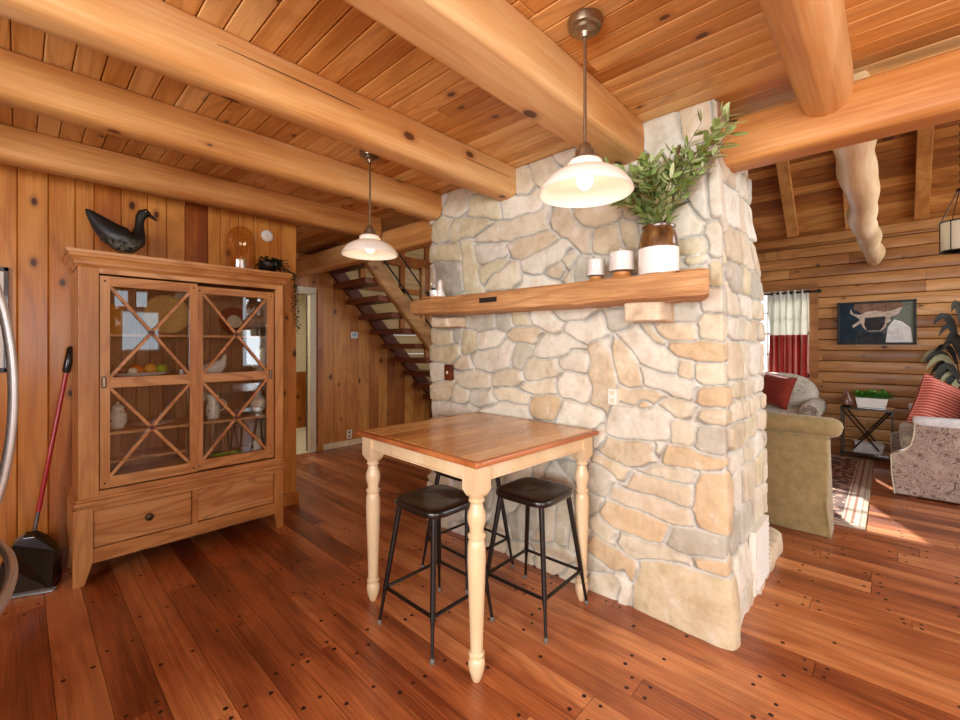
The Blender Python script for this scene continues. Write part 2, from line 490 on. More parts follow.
# doorway frame and the room beyond
dm = MB()
dm.box((-5.56, 2.60, 0), (-5.48, 2.68, 2.08)); dm.box((-5.56, 1.62, 2.06), (-5.48, 2.68, 2.15)); dm.box((-5.56, 1.62, 0), (-5.48, 1.70, 2.08))
struct(dm.build('door_1', M['cream_paint'], bevel=0.004))
dm = MB(); dm.box((-5.50, 2.70, 0), (-5.478, 2.775, 2.12), 0, .3)
struct(dm.build('trim_door', M['wall_hall'], bevel=0.003))
rm_ = MB()
rm_.box((-7.3, 1.3, 0), (-7.25, 3.6, 0.95), 1, .4); rm_.box((-7.3, 1.3, 0.95), (-7.25, 3.6, 2.6), 0)
rm_.box((-7.3, 3.55, 0), (-5.6, 3.6, 0.95), 1, .4); rm_.box((-7.3, 3.55, 0.95), (-5.6, 3.6, 2.6), 0)
rm_.box((-7.3, 1.3, 0), (-5.53, 1.33, 2.6), 0); rm_.box((-7.3, 1.3, 2.6), (-5.53, 3.6, 2.64), 0)
rm_.box((-5.6, 2.6, 0), (-5.56, 3.6, 2.6), 0)
struct(rm_.build('wall_bathroom', [M['cream_paint'], M['wall_hall']]))
df = MB(); df.box((-7.25, 1.33, 0.0), (-5.5, 3.55, 0.004)); struct(df.build('floor_bathroom', M['cream_paint']))

# ---------------------------------------------------------------- kitchen back wall with a window, right wall with windows
def wall_holes(mb, put, s0, s1, z0, z1, holes):
    """solid wall minus rectangular holes (s0,s1,z0,z1), as boxes"""
    ss = sorted({s0, s1} | {h[0] for h in holes} | {h[1] for h in holes})
    zs = sorted({z0, z1} | {h[2] for h in holes} | {h[3] for h in holes})
    for a, b in zip(ss, ss[1:]):
        for c, d in zip(zs, zs[1:]):
            if not any(h[0] <= a and b <= h[1] and h[2] <= c and d <= h[3] for h in holes): put(a, b, c, d)
km = MB()
kh = [(-1.3, 2.5, 0.95, 2.2)]
wall_holes(km, lambda a, b, c, d: km.box((a, -2.66, c), (b, -2.6, d), 0, .5), -3.95, 3.7, 0, 2.6, kh)
struct(km.build('wall_kitchen', M['wall_z']))
rw = MB()
rh = [(1.30, 1.92, 1.28, 2.06), (1.22, 1.42, 2.13, 2.42), (1.54, 1.71, 2.13, 2.42), (-1.9, 0.7, 0.95, 2.2), (3.4, 6.9, 0.9, 2.6), (3.5, 6.1, 3.4, 5.2)]
wall_holes(rw, lambda a, b, c, d: rw.box((3.6, a, c), (3.66, b, d), 0, .5), -2.65, 7.8, 0, 7.8, rh)
struct(rw.build('wall_right', M['wall_hall']))
def win_frame(name, put, s0, s1, z0, z1, nv=1, nh=1):
    m = MB(); t = 0.035
    put(m, s0, s0 + t, z0, z1); put(m, s1 - t, s1, z0, z1); put(m, s0, s1, z0, z0 + t); put(m, s0, s1, z1 - t, z1)
    for i in range(nv): c = s0 + (s1 - s0) * (i + 1) / (nv + 1); put(m, c - .012, c + .012, z0, z1)
    for i in range(nh): c = z0 + (z1 - z0) * (i + 1) / (nh + 1); put(m, s0, s1, c - .012, c + .012)
    return struct(m.build(name, M['white_paint']))
win_frame('window_2', lambda m, a, b, c, d: m.box((a, -2.65, c), (b, -2.61, d)), -1.3, 2.5, .95, 2.2, 3, 1)
win_frame('window_3', lambda m, a, b, c, d: m.box((3.61, a, c), (3.65, b, d)), 1.30, 1.92, 1.28, 2.06, 0, 0)
win_frame('window_4', lambda m, a, b, c, d: m.box((3.61, a, c), (3.65, b, d)), -1.9, .7, .95, 2.2, 2, 1)
win_frame('window_5', lambda m, a, b, c, d: m.box((3.61, a, c), (3.65, b, d)), 3.4, 6.9, .9, 2.6, 2, 1)

# ---------------------------------------------------------------- far log wall of the living room with its window
rg = random.Random(31)
fw = MB()
WX0, WX1, WZ0, WZ1 = -2.35, -0.83, 0.95, 2.19
z = 0.0; row = 0
while z < 2.95:
    h = 0.1475
    segs_ = []
    s = -5.6 - rg.random() * 2
    while s < 3.7:
        L = rg.uniform(1.6, 3.6); a, b = max(s, -5.6), min(s + L, 3.7)
        if b - a > .02: segs_.append((a, b, rg.random()))
        s += L
    for a, b, r in segs_:
        cuts = [(a, b)]
        if z + h > WZ0 + 0.02 and z < WZ1 - 0.02:
            cuts = []
            if a < WX0: cuts.append((a, min(b, WX0)))
            if b > WX1: cuts.append((max(a, WX1), b))
        for p, q_ in cuts:
            if q_ - p > 0.03:
                prof = [(7.80, z + .004), (7.750, z + .003), (7.742, z + 0.007), (7.739, z + 0.02), (7.739, z + h - .02), (7.742, z + h - 0.007), (7.750, z + h - .003), (7.80, z + h - .004)]
                fw.prism(prof, 'x', p + .001, q_ - .001, 0, r)
    z += h
wall_holes(fw, lambda a, b, c, d: fw.box((a, 7.775, c), (b, 7.86, d), 1), -5.6, 3.7, 0, 3.0, [(WX0, WX1, WZ0, WZ1)])
struct(fw.build('wall_far', [M['log_wall'], M['groove']], smooth=True, angle=50))
b3 = MB(); b3.box((-5.5, 7.70, 0), (3.6, 7.74, 0.12), 0, .3)
struct(b3.build('baseboard_far', M['log_wall'], bevel=.005))
tw = MB()
tw.box((-0.835, 7.70, 0.90), (-0.735, 7.745, 2.2), 0, .4); tw.box((-2.45, 7.70, 0.90), (-2.35, 7.745, 2.2), 0, .4)
tw.box((-2.45, 7.70, 2.19), (-0.735, 7.745, 2.27), 0, .8); tw.box((-2.5, 7.67, 0.86), (-0.69, 7.745, 0.93), 0, .6)
struct(tw.build('trim_1', M['log_wall'], bevel=.004))
wf = MB()
for a in (WX0, WX1 - .04): wf.box((a, 7.78, WZ0), (a + .04, 7.82, WZ1))
for c in (WZ0, (WZ0 + WZ1) / 2 - .02, WZ1 - .04): wf.box((WX0, 7.78, c), (WX1, 7.82, c + .04))
for c in (0.33, 0.66): xx = WX0 + (WX1 - WX0) * c; wf.box((xx - .01, 7.79, WZ0), (xx + .01, 7.81, WZ1))
for c in (0.25, 0.75): zz = WZ0 + (WZ1 - WZ0) * c; wf.box((WX0, 7.79, zz - .01), (WX1, 7.81, zz + .01))
w1 = wf.build('window_1', M['white_paint']); struct(w1)
wg = MB(); wg.box((WX0, 7.799, WZ0), (WX1, 7.801, WZ1)); wg.build('window_glass', M['glass'], parent=w1)

# ---------------------------------------------------------------- beams
def beam(name, axis, lo, hi, c, z0, z1, w, mat, seed, label, r=0.055, rough=0.006, group=None, open_top=True, rz=0.012):
    """hand-hewn timber: rounded lower edges, slightly uneven faces"""
    rg = random.Random(seed); prof = []
    hw_ = w / 2
    def arc(cx, cz, r, a0, a1, n):
        return [(cx + r * math.cos(a0 + (a1 - a0) * i / n), cz + r * math.sin(a0 + (a1 - a0) * i / n)) for i in range(n + 1)]
    prof += arc(hw_ - r, z0 + r, r, 0, -PI/2, 6)
    prof += [(0, z0 - 0.003)]
    prof += arc(-hw_ + r, z0 + r, r, -PI/2, -PI, 6)
    prof += [(-hw_ - 0.004, (z0 + z1) / 2)]
    prof += arc(-hw_ + rz, z1 - rz, rz, PI, PI/2, 2)
    prof += arc(hw_ - rz, z1 - rz, rz, PI/2, 0, 2)
    prof += [(hw_ + 0.004, (z0 + z1) / 2)]
    n = max(2, int((hi - lo) / 0.1)); m = MB(); vs = []; P_ = len(prof)
    for i in range(n + 1):
        t = lo + (hi - lo) * i / n
        for j, (p, q_) in enumerate(prof):
            nz = mnoise.noise(Vector((t * 0.9, p * 7 + seed * 3.1, q_ * 7))) * rough * 2
            dx = p + (nz if p > 0 else -nz) * (1 if abs(p) > .01 else 0)
            dz = q_ + (mnoise.noise(Vector((t * 0.8 + 9, p * 5, seed))) * rough if q_ < z0 + 0.1 else 0)
            vs.append((c + dx, t, dz) if axis == 'y' else (t, c + dx, dz))
    fs = []
    for i in range(n):
        for j in range(P_):
            j2 = (j + 1) % P_
            fs.append((i*P_ + j, i*P_ + j2, (i+1)*P_ + j2, (i+1)*P_ + j) if axis == 'y' else (i*P_ + j2, i*P_ + j, (i+1)*P_ + j, (i+1)*P_ + j2))
    fs.append(list(range(P_))); fs.append([n*P_ + j for j in range(P_ - 1, -1, -1)])
    m.add(vs, fs, 0, rg.random())
    o = m.build(name, mat, smooth=True, angle=50)
    wn_ = o.modifiers.new('wn', 'WEIGHTED_NORMAL'); wn_.keep_sharp = True; wn_.weight = 80
    return tag(o, label, 'ceiling beam', group)
G_ = 'parallel ceiling beams over the dining area'
beam('ceiling_beam', 'y', -2.6, 2.30, -3.515, 2.395, 2.58, 0.175, M['beam_y'], 1, 'knotty pine ceiling beam closest to the panelled wall, above the display cabinet', group=G_)
beam('ceiling_beam', 'y', -2.6, 2.27, -2.64, 2.395, 2.58, 0.175, M['beam_y'], 2, 'knotty pine ceiling beam ending at the left corner of the chimney, behind the small hanging lamp', group=G_)
b3_ = beam('ceiling_beam', 'y', -2.6, 2.27, -1.895, 2.385, 2.58, 0.175, M['beam_y'], 3, 'golden pine ceiling beam with a long dark split, its end resting on the chimney stones', group=G_)
beam('ceiling_beam', 'y', -2.6, 2.27, -1.05, 2.385, 2.58, 0.20, M['beam_y'], 4, 'broad square golden beam meeting the chimney beside the large hanging lamp', group=G_, r=0.022)
beam('ceiling_beam', 'y', -2.6, 2.37, -0.20, 2.375, 2.58, 0.17, M['beam_y'], 5, 'rounded cracked beam with a cut end sitting on the crosswise beam', group=G_, r=0.075)
beam('ceiling_beam', 'x', -0.66, 3.6, 2.45, 2.275, 2.50, 0.18, M['beam_x'], 6, 'large crosswise beam running from the stone chimney over the opening to the living room', r=0.04, rz=0.03)
beam('ceiling_beam', 'x', -5.5, -2.64, 2.42, 2.26, 2.46, 0.16, M['beam_x'], 7, 'reddish crosswise beam over the hall beside the staircase', r=0.03)
# drying split along the third beam
ck = MB()
pts = [(-1.803 + 0.004 * math.sin(t * 3), t, 2.50 - 0.0 + 0.006 * math.sin(t * 2.3)) for t in [0.5 + i * 0.1 for i in range(18)]]
ck.tube(pts, [(0.0015, 0.0005 + 0.0022 * math.sin(PI * i / 17)) for i in range(18)], 6)
ck.build('split', M['groove'], b3_)
# peeled log tie beam in the living room
rg = random.Random(77)
lg = MB(); pts = []; rad = []
n = 46
for i in range(n + 1):
    t = i / n; yy = 2.50 + t * (7.70 - 2.50)
    pts.append((-0.155 + 0.012 * math.sin(t * 9) + 0.01 * math.sin(t * 23), yy, 2.50 + 0.012 * math.sin(t * 7 + 1)))
    r_ = 0.112 - 0.012 * t + 0.007 * math.sin(t * 31) + 0.005 * math.sin(t * 57 + 2)
    if t > 0.955: r_ *= max(0.35, math.sqrt(max(0.05, 1 - ((t - 0.955) / 0.05) ** 2)))
    rad.append((r_ * 0.86, r_))
lg.tube(pts, rad, 24, 0, 0.3)
tag(lg.build('log_beam', M['log_pale'], smooth=True, angle=60), 'peeled uneven log beam, coloured pale as daylit, reaching to the far log wall of the living room', 'beam')
# rafters under the vault
for i, xr in enumerate((-2.28, -1.645, -1.01, -0.37, 0.28, 0.92)):
    m = MB(); a = Vector((xr, 7.60, 2.9 + k * 0.14 - 0.055)); b = Vector((xr, 3.0, 2.9 + k * 4.74 - 0.055))
    m.bar(a, b, 0.13, 0.09, mat=0, rnd=0.17 * i + .1)
    o = m.build('rafter', M['rafter'], bevel=0.006)
    lab = {0: 'sloping roof rafter farthest from the lantern, near the staircase wall', 1: 'sloping roof rafter hidden behind the chimney', 5: 'sloping roof rafter beyond the lantern chain, outermost of the row', 2: 'sloping roof rafter seen just right of the chimney', 3: 'sloping roof rafter half hidden by the pale peeled log', 4: 'sloping roof rafter above the framed picture, beside the lantern chain'}.get(i, 'sloping roof rafter hidden further along the vault')
    tag(o, lab, 'rafter', 'rafters of the living room vault')
pl = MB(); pl.box((-5.5, 7.66, 2.83), (3.6, 7.74, 2.95), 0, .3)
struct(pl.build('trim_2', M['log_wall'], bevel=0.01))

# ---------------------------------------------------------------- stone fireplace
STONES = """0.333 2.477 0.116 -0.026 0.000 -0.082 c
0.954 2.466 0.072 -0.018 0.000 -0.110 c
1.126 2.534 0.084 0.025 0.047 -0.069 c
1.278 2.568 0.078 0.023 0.035 -0.054 w
0.142 2.287 0.092 -0.016 0.000 -0.070 y
0.570 2.388 0.159 -0.045 -0.009 -0.069 y
0.921 2.331 0.130 0.004 0.030 -0.081 w
0.397 2.263 0.232 0.001 0.022 -0.060 y
0.853 2.179 0.276 0.015 0.025 -0.068 c
0.986 2.051 0.207 0.012 0.017 -0.052 t
0.211 2.114 0.133 -0.020 0.000 -0.062 y
0.200 1.915 0.133 -0.014 0.000 -0.115 g
0.460 1.968 0.070 -0.002 0.036 -0.191 y
0.665 2.061 0.168 0.001 0.018 -0.064 w
0.656 1.923 0.144 0.040 0.031 -0.047 y
0.775 1.861 0.130 0.022 0.033 -0.073 c
1.171 1.948 0.181 0.063 0.036 -0.058 w
1.065 1.805 0.149 -0.015 0.000 -0.044 w
1.243 1.866 0.125 0.013 0.016 -0.055 p
1.326 2.092 0.130 -0.119 -0.053 -0.045 p
1.500 2.128 0.151 -0.012 0.007 -0.052 t
1.298 1.895 0.060 -0.017 -0.021 -0.104 c
1.572 1.991 0.095 0.036 0.044 -0.078 t
1.686 2.004 0.076 -0.013 0.000 -0.085 t
1.424 1.832 0.083 -0.037 -0.031 -0.073 g
1.536 1.847 0.071 -0.009 0.000 -0.067 w
1.664 1.868 0.077 -0.010 0.000 -0.054 c
1.809 2.018 0.090 -0.017 0.000 -0.082 w
1.932 1.812 0.056 -0.008 0.000 -0.050 w
2.016 1.878 0.094 0.007 0.007 -0.039 y
2.011 1.816 0.094 0.008 0.005 -0.024 y
2.025 1.751 0.078 0.003 0.003 -0.029 g
1.970 2.032 0.077 0.014 0.025 -0.078 w
2.051 2.116 0.052 -0.013 0.000 -0.096 w
2.120 1.890 0.042 -0.007 0.000 -0.094 w
1.874 2.486 0.099 0.003 0.040 -0.126 w
2.029 2.477 0.057 -0.021 0.000 -0.077 t
2.020 2.316 0.062 -0.019 0.000 -0.068 w
2.145 2.117 0.049 -0.012 0.000 -0.102 w
1.783 2.283 0.071 -0.019 0.000 -0.114 w
1.730 2.139 0.074 -0.016 0.000 -0.074 c
1.908 2.199 0.085 -0.021 0.000 -0.089 w
2.129 1.758 0.041 -0.005 0.000 -0.056 y
2.133 1.609 0.081 -0.006 0.000 -0.051 w
0.211 1.584 0.133 -0.005 0.000 -0.054 t
0.550 1.564 0.152 -0.005 0.000 -0.057 g
0.775 1.556 0.078 -0.003 0.000 -0.061 g
0.929 1.577 0.089 -0.004 0.000 -0.046 y
0.142 1.454 0.103 -0.001 0.000 -0.062 y
0.312 1.475 0.054 -0.001 0.000 -0.052 g
0.439 1.422 0.071 0.000 0.000 -0.088 y
0.647 1.428 0.127 0.012 0.014 -0.076 w
0.954 1.459 0.141 -0.014 -0.007 -0.052 t
1.103 1.563 0.124 -0.059 -0.032 -0.049 w
1.319 1.590 0.105 -0.014 -0.005 -0.047 w
0.142 1.330 0.148 0.002 0.000 -0.062 y
0.387 1.252 0.088 0.025 0.025 -0.048 p
0.083 1.180 0.094 0.004 0.000 -0.079 w
0.675 1.310 0.198 0.063 0.045 -0.082 w
0.921 1.334 0.064 -0.028 -0.055 -0.075 g
1.207 1.388 0.158 -0.009 -0.006 -0.073 w
0.480 1.146 0.166 -0.001 -0.010 -0.080 c
0.784 1.170 0.136 0.016 0.007 -0.060 c
1.081 1.249 0.132 0.020 0.010 -0.062 c
0.142 1.042 0.126 0.009 0.000 -0.078 t
0.322 1.018 0.100 -0.017 -0.033 -0.067 c
0.550 1.036 0.115 0.009 0.000 -0.057 w
0.828 1.065 0.154 -0.018 -0.013 -0.040 c
1.057 1.127 0.150 0.017 0.003 -0.037 c
0.200 0.916 0.197 0.019 0.000 -0.047 w
1.111 1.012 0.110 0.011 0.000 -0.062 o
0.810 0.949 0.152 0.016 0.000 -0.040 w
1.405 1.481 0.125 0.009 0.008 -0.063 w
1.332 1.300 0.092 -0.044 -0.041 -0.064 w
1.352 1.147 0.107 -0.058 -0.054 -0.072 w
1.500 1.197 0.072 -0.001 -0.016 -0.204 t
1.647 1.292 0.061 -0.118 -0.041 -0.021 t
1.788 1.374 0.134 -0.119 -0.038 -0.043 w
1.630 1.536 0.078 -0.003 0.000 -0.049 g
1.809 1.452 0.050 -0.051 -0.022 -0.022 t
1.757 1.541 0.072 -0.003 0.000 -0.026 w
1.928 1.470 0.091 -0.016 -0.006 -0.040 t
1.961 1.572 0.073 -0.004 0.000 -0.044 g
2.120 1.479 0.078 -0.005 -0.002 -0.060 c
2.099 1.367 0.169 -0.008 -0.002 -0.042 o
1.965 1.263 0.042 -0.001 -0.002 -0.054 t
2.116 1.265 0.090 0.000 -0.001 -0.042 c
1.894 1.199 0.108 -0.025 -0.015 -0.054 w
1.757 1.123 0.122 0.022 0.005 -0.047 t
1.757 1.086 0.047 0.004 0.000 -0.047 o
2.112 1.147 0.090 0.003 -0.002 -0.042 o
2.082 1.060 0.099 -0.002 -0.004 -0.038 t
1.932 1.078 0.107 -0.017 -0.009 -0.040 c
1.725 0.982 0.164 0.012 -0.005 -0.090 w
1.947 0.961 0.059 0.003 -0.005 -0.055 c
2.095 0.939 0.078 0.003 -0.006 -0.062 g
1.647 0.816 0.164 -0.005 -0.014 -0.066 t
1.824 0.851 0.023 -0.007 -0.017 -0.040 w
1.998 0.837 0.132 -0.004 -0.008 -0.045 o
1.874 0.749 0.112 -0.004 -0.006 -0.031 c
1.548 0.727 0.099 -0.048 -0.021 -0.031 t
1.834 0.653 0.160 0.000 -0.010 -0.047 t
2.095 0.648 0.083 0.017 -0.004 -0.133 o
1.481 0.618 0.072 -0.015 -0.032 -0.070 g
1.809 0.550 0.191 -0.020 -0.014 -0.043 p
1.703 0.442 0.161 -0.011 -0.021 -0.061 o
1.500 0.368 0.085 -0.037 -0.023 -0.034 c
1.814 0.325 0.178 -0.018 -0.014 -0.038 c
2.034 0.421 0.141 -0.004 -0.017 -0.060 g
2.095 0.351 0.095 0.004 -0.010 -0.039 o
1.530 0.237 0.141 -0.049 -0.021 -0.035 o
1.463 0.135 0.073 -0.016 -0.021 -0.037 g
1.500 0.029 0.105 -0.011 -0.041 -0.086 c
1.653 0.083 0.027 0.016 0.019 -0.077 w
1.956 0.130 0.208 -0.012 -0.058 -0.161 Y
1.412 0.475 0.065 -0.017 -0.033 -0.059 g
1.346 0.900 0.133 -0.025 -0.065 -0.166 w
1.475 0.877 0.058 0.028 0.030 -0.069 w
0.929 0.576 0.081 0.016 0.000 -0.065 p
1.065 0.603 0.061 0.012 0.000 -0.063 p
1.200 0.562 0.099 -0.009 -0.025 -0.063 g
1.339 0.634 0.069 -0.021 -0.027 -0.047 g
0.801 0.355 0.086 0.021 0.000 -0.081 w
0.970 0.254 0.096 0.071 0.056 -0.062 g
1.134 0.337 0.057 0.005 -0.035 -0.145 p
1.264 0.384 0.060 0.029 0.033 -0.107 c
1.372 0.319 0.063 0.033 0.026 -0.082 c
0.721 0.026 0.107 0.034 0.000 -0.137 c
0.929 -0.019 0.127 0.025 -0.020 -0.098 c
1.178 0.078 0.145 0.005 -0.025 -0.067 c
1.346 0.017 0.086 0.005 -0.033 -0.090 c
0.570 0.654 0.132 0.022 0.000 -0.071 g
0.256 0.754 0.173 0.023 0.000 -0.076 c
0.757 0.753 0.156 0.023 0.000 -0.061 c
1.050 0.828 0.135 0.020 0.000 -0.057 t"""
PAL = dict(w='#dcdac9', c='#d7d0b7', t='#cfc3a6', g='#bebcab', y='#cfc8a6', p='#d2c8b0', o='#cbb793', Y='#d0c4a2')
def make_fireplace():
    rgs = random.Random(3); npr = np.random.RandomState(4)
    st = []
    for l in STONES.strip().splitlines():
        *nums, c = l.split(); nums = [float(x) for x in nums]; st.append(nums[:2] + [x * 1.1 for x in nums[2:]] + [c])
    # side faces: rougher coursed stones.  s runs along the perimeter: front 0..2.14, right side 2.14..3.09, left side below 0
    z = 0.02
    for side in (0, 1):
        z = 0.04
        while z < 2.6:
            h = rgs.uniform(0.10, 0.21); s = 0.14 + rgs.random() * 0.1
            while s < 1.0:
                w = rgs.uniform(0.16, 0.36)
                cs = (2.14 + s + w/2 - .06) if side == 0 else (-s - w/2 + .06)
                st.append([cs, z + h/2, w/2, rgs.uniform(-.02, .02), rgs.uniform(-.01, .01), -h/2, rgs.choice('wwccctgyp')]); s += w
            z += h
    A = np.array([x[:6] for x in st]); cols = [x[6] for x in st]
    ds = 0.0062
    s_ = np.arange(-0.95, 3.091, ds); z_ = np.linspace(0, 2.579, 416)
    Sg, Zg = np.meshgrid(s_, z_, indexing='ij')
    def nz(scale, seed):
        out = np.empty(Sg.shape)
        for i in range(Sg.shape[0]):
            for j in range(Sg.shape[1]):
                out[i, j] = mnoise.noise(Vector((Sg[i, j] * scale, Zg[i, j] * scale, seed)))
        return out
    n1 = nz(7, 1.3); n2 = nz(7, 8.1); n3 = nz(19, 3.3); n4 = nz(45, 5.5); n5 = nz(19, 7.7)
    SX = Sg + 0.013 * n1 + 0.004 * n3; ZX = Zg + 0.013 * n2 + 0.004 * n5
    def fld(A):
        best = np.full(Sg.shape, 9.0); sec = best.copy(); idx = np.zeros(Sg.shape, int)
        for k_, (cs, cz, ax, az, bx, bz) in enumerate(A):
            det = ax * bz - az * bx
            dx, dz = SX - cs, ZX - cz
            al = (dx * bz - dz * bx) / det; be = (ax * dz - az * dx) / det
            d = (np.abs(al) ** 4.5 + np.abs(be) ** 4.5) ** (1 / 4.5)
            sd = (d - 1) * min(math.hypot(ax, az), math.hypot(bx, bz))
            m1 = sd < best
            sec = np.where(m1, best, np.minimum(sec, sd)); best = np.where(m1, sd, best); idx = np.where(m1, k_, idx)
        return best, sec, idx
    best, sec, idx = fld(A)
    extra = []
    for it in range(3):                       # fill bare spots with more stones
        cand = np.argwhere(best > 0.07)
        npr.shuffle(cand); added = []
        for i, j in cand[:4000]:
            s, z = s_[i], z_[j]
            if all((s - a[0]) ** 2 / .026 + (z - a[1]) ** 2 / .013 > 1 for a in added):
                w, h = rgs.uniform(.07, .12), rgs.uniform(.05, .08); t = rgs.uniform(-.4, .4)
                added.append([s, z, w * math.cos(t), w * math.sin(t), h * math.sin(t), -h * math.cos(t)])
        if not added: break
        A = np.vstack([A, np.array(added)]); cols += [rgs.choice('wwccctgy') for _ in added]
        best, sec, idx = fld(A)
    bd = np.minimum((sec - best) / 2, 0.05)
    n_ = len(cols)
    prot = npr.uniform(-0.006, 0.006, n_); tilt = npr.uniform(-.05, .05, (n_, 2))
    low = np.zeros(Sg.shape)
    inside = np.clip((bd - 0.0035) / 0.006, 0, 1); inside = inside * inside * (3 - 2 * inside)
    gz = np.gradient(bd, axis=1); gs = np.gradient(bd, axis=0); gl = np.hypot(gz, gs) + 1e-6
    under = np.clip(0.45 + 0.9 * gz / gl + 0.35 * gs / gl, 0, 1)      # joints rake open, and shade is painted, below and beside each stone
    hgt = inside * (0.012 + prot[idx] + tilt[idx, 0] * (Sg - A[idx, 0]) * 1.2 + tilt[idx, 1] * (Zg - A[idx, 1]) * 1.2) \
        + 0.003 * np.clip(bd / 0.03, 0, 1) + inside * (0.0030 * n3 + 0.0013 * n4) + 0.001 * n4 - 0.011 * np.exp(-((bd - 0.0035) / 0.0032) ** 2) * under
    side = np.clip(np.maximum(Sg - 2.16, -0.02 - Sg) / .1, 0, 1)
    hgt *= 1 + 0.1 * side
    hgt += (0.035 - 0.02 * side) * np.clip((0.42 - Zg) / 0.25, 0, 1)
    hgt = np.where((Zg > 2.57), hgt * .5, hgt)
    # base colour per stone with mottling; mortar pale grey
    cr = np.array([hexc(PAL[c])[:3] for c in cols])
    cr = cr * npr.uniform(0.9, 1.08, (n_, 1))
    col = cr[idx]
    mot = np.clip(0.5 + 0.9 * n1 + 0.5 * n3, 0, 1)[..., None]
    warm = np.array([0.72, 0.50, 0.29])
    wf_ = np.array([0.26 if c == 'o' else 0.13 if c in 'tpY' else 0.04 for c in cols])[idx][..., None]
    col = col * (1 - mot * wf_) + warm * mot * wf_
    mort = np.array(hexc('#d0cec2')[:3])
    col = mort + (col - mort) * inside[..., None]
    joint_shade = (np.exp(-((bd - 0.0035) / 0.0028) ** 2) * under)[..., None]
    col = col * (1 - 0.55 * joint_shade)            # open joint, with the shade under each stone painted darker
    # positions with rounded corners
    rc = 0.035; X0, YF = -2.69, 2.285; X1 = -0.568 - 0.045 * (z_ / 2.58) ** 2
    ni, nj = Sg.shape; vs = np.empty((ni, nj, 3))
    Yb = 0.90 - 0.28 * np.clip((z_ - 1.85) / 0.25, 0, 1)
    for i, s in enumerate(s_):
        if s < 0:
            px, py = X0, YF - s; nx, ny = -1, 0
            if s > -rc: q_ = -s / rc; nx, ny = -math.sin(q_ * PI/4 + PI/4), -math.cos(q_ * PI/4 + PI/4)
            vs[i, :, 0] = px; vs[i, :, 1] = YF + (-s) * Yb / .95
        elif s <= 2.14:
            nx, ny = 0, -1
            if s < rc: q_ = 1 - s / rc; nx, ny = -math.sin(q_ * PI/4), -math.cos(q_ * PI/4)
            if s > 2.14 - rc: q_ = 1 - (2.14 - s) / rc; nx, ny = math.sin(q_ * PI/4), -math.cos(q_ * PI/4)
            vs[i, :, 0] = X0 + s * (X1 - X0) / 2.14; vs[i, :, 1] = YF
        else:
            e = s - 2.14; nx, ny = 1, 0
            if e < rc: q_ = e / rc; nx, ny = math.sin(q_ * PI/4 + PI/4), -math.cos(q_ * PI/4 + PI/4)
            vs[i, :, 0] = X1; vs[i, :, 1] = YF + e * Yb / .95
        vs[i, :, 2] = z_
        vs[i, :, 0] += nx * hgt[i]; vs[i, :, 1] += ny * hgt[i]
    me = bpy.data.meshes.new('chimney_stones')
    V = vs.reshape(-1, 3); nv = len(V)
    ii, jj = np.meshgrid(np.arange(ni - 1), np.arange(nj - 1), indexing='ij')
    a = ii * nj + jj
    F = np.stack([a, a + nj, a + nj + 1, a + 1], -1).reshape(-1, 4)
    o0 = np.array([-1.62, 2.7, 0.0])
    me.from_pydata((V - o0).tolist(), [], F.tolist())
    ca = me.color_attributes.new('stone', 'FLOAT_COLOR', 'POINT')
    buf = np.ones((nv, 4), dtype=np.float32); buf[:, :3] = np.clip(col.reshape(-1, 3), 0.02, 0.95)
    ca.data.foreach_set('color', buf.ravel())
    me.polygons.foreach_set('use_smooth', [True] * len(me.polygons))
    q = N('field_stone')
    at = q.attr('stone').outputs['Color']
    f1 = q.noise(q.coord(), 28, 5, 0.65); f2 = q.noise(q.coord(), 160, 3, 0.6)
    f0 = q.noise(q.coord(), 9, 4, 0.6)
    c1 = q.mix(q.rng(f0, 0.45, 0.7, 0, 0.35), at, hexc('#c0a67e'), 'MULTIPLY')
    c1 = q.mix(q.rng(f1, 0.5, 0.75, 0, 0.18), c1, hexc('#b8a488'), 'MULTIPLY')
    c1 = q.mix(q.rng(f0, 0.3, 0.45, 0.35, 0.0), c1, hexc('#efece4'))
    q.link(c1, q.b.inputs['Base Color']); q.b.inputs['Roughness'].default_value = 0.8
    q.bump(q.math('ADD', f1, q.math('MULTIPLY', f2, 0.5)), 0.35, 0.005)
    me.materials.append(q.m)
    root = thing('stone_fireplace', tuple(o0), 'tall fieldstone fireplace chimney of cream and tan stones reaching the ceiling', 'fireplace')
    o = bpy.data.objects.new('chimney', me); COL.objects.link(o); o.parent = root
    # stone core, corbel, hearth
    ms = N('plain_stone'); f1 = ms.noise(ms.coord(), 14, 5, .65)
    ms.link(ms.ramp(f1, [(0.3, hexc('#b8a284')), (0.55, hexc('#d6c5a6')), (0.75, hexc('#e3d9c6'))]), ms.b.inputs['Base Color'])
    ms.b.inputs['Roughness'].default_value = .8; ms.bump(f1, .4, .006)
    core = MB(); core.box((-2.66, 2.31, 0), (-0.64, 2.84, 2.575)); core.box((-2.66, 2.84, 0), (-0.62, 3.15, 1.9))
    core.build('chimney_core', ms.m, root, tuple(o0))
    def rock(name, c, size, seed, e=0.22):
        m = MB()
        def fn(p):
            return p + Vector([mnoise.noise(p * 9 + Vector((seed, i * 3, 0))) * 0.014 for i in range(3)])
        m.soft(c, size, e, fn=fn, nu=40, nv=20)
        return m.build(name, ms.m, root, tuple(o0), smooth=True, angle=70)
    rock('corbel_stone', (-0.882, 2.19, 1.566), (0.185, 0.22, 0.10), 2)
    rock('corbel_stone', (-2.40, 2.20, 1.567), (0.20, 0.18, 0.075), 5)
    hm_ = MB()
    def fn(p): return p + Vector([mnoise.noise(p * 5 + Vector((7, i * 3, 0))) * 0.02 for i in range(3)])
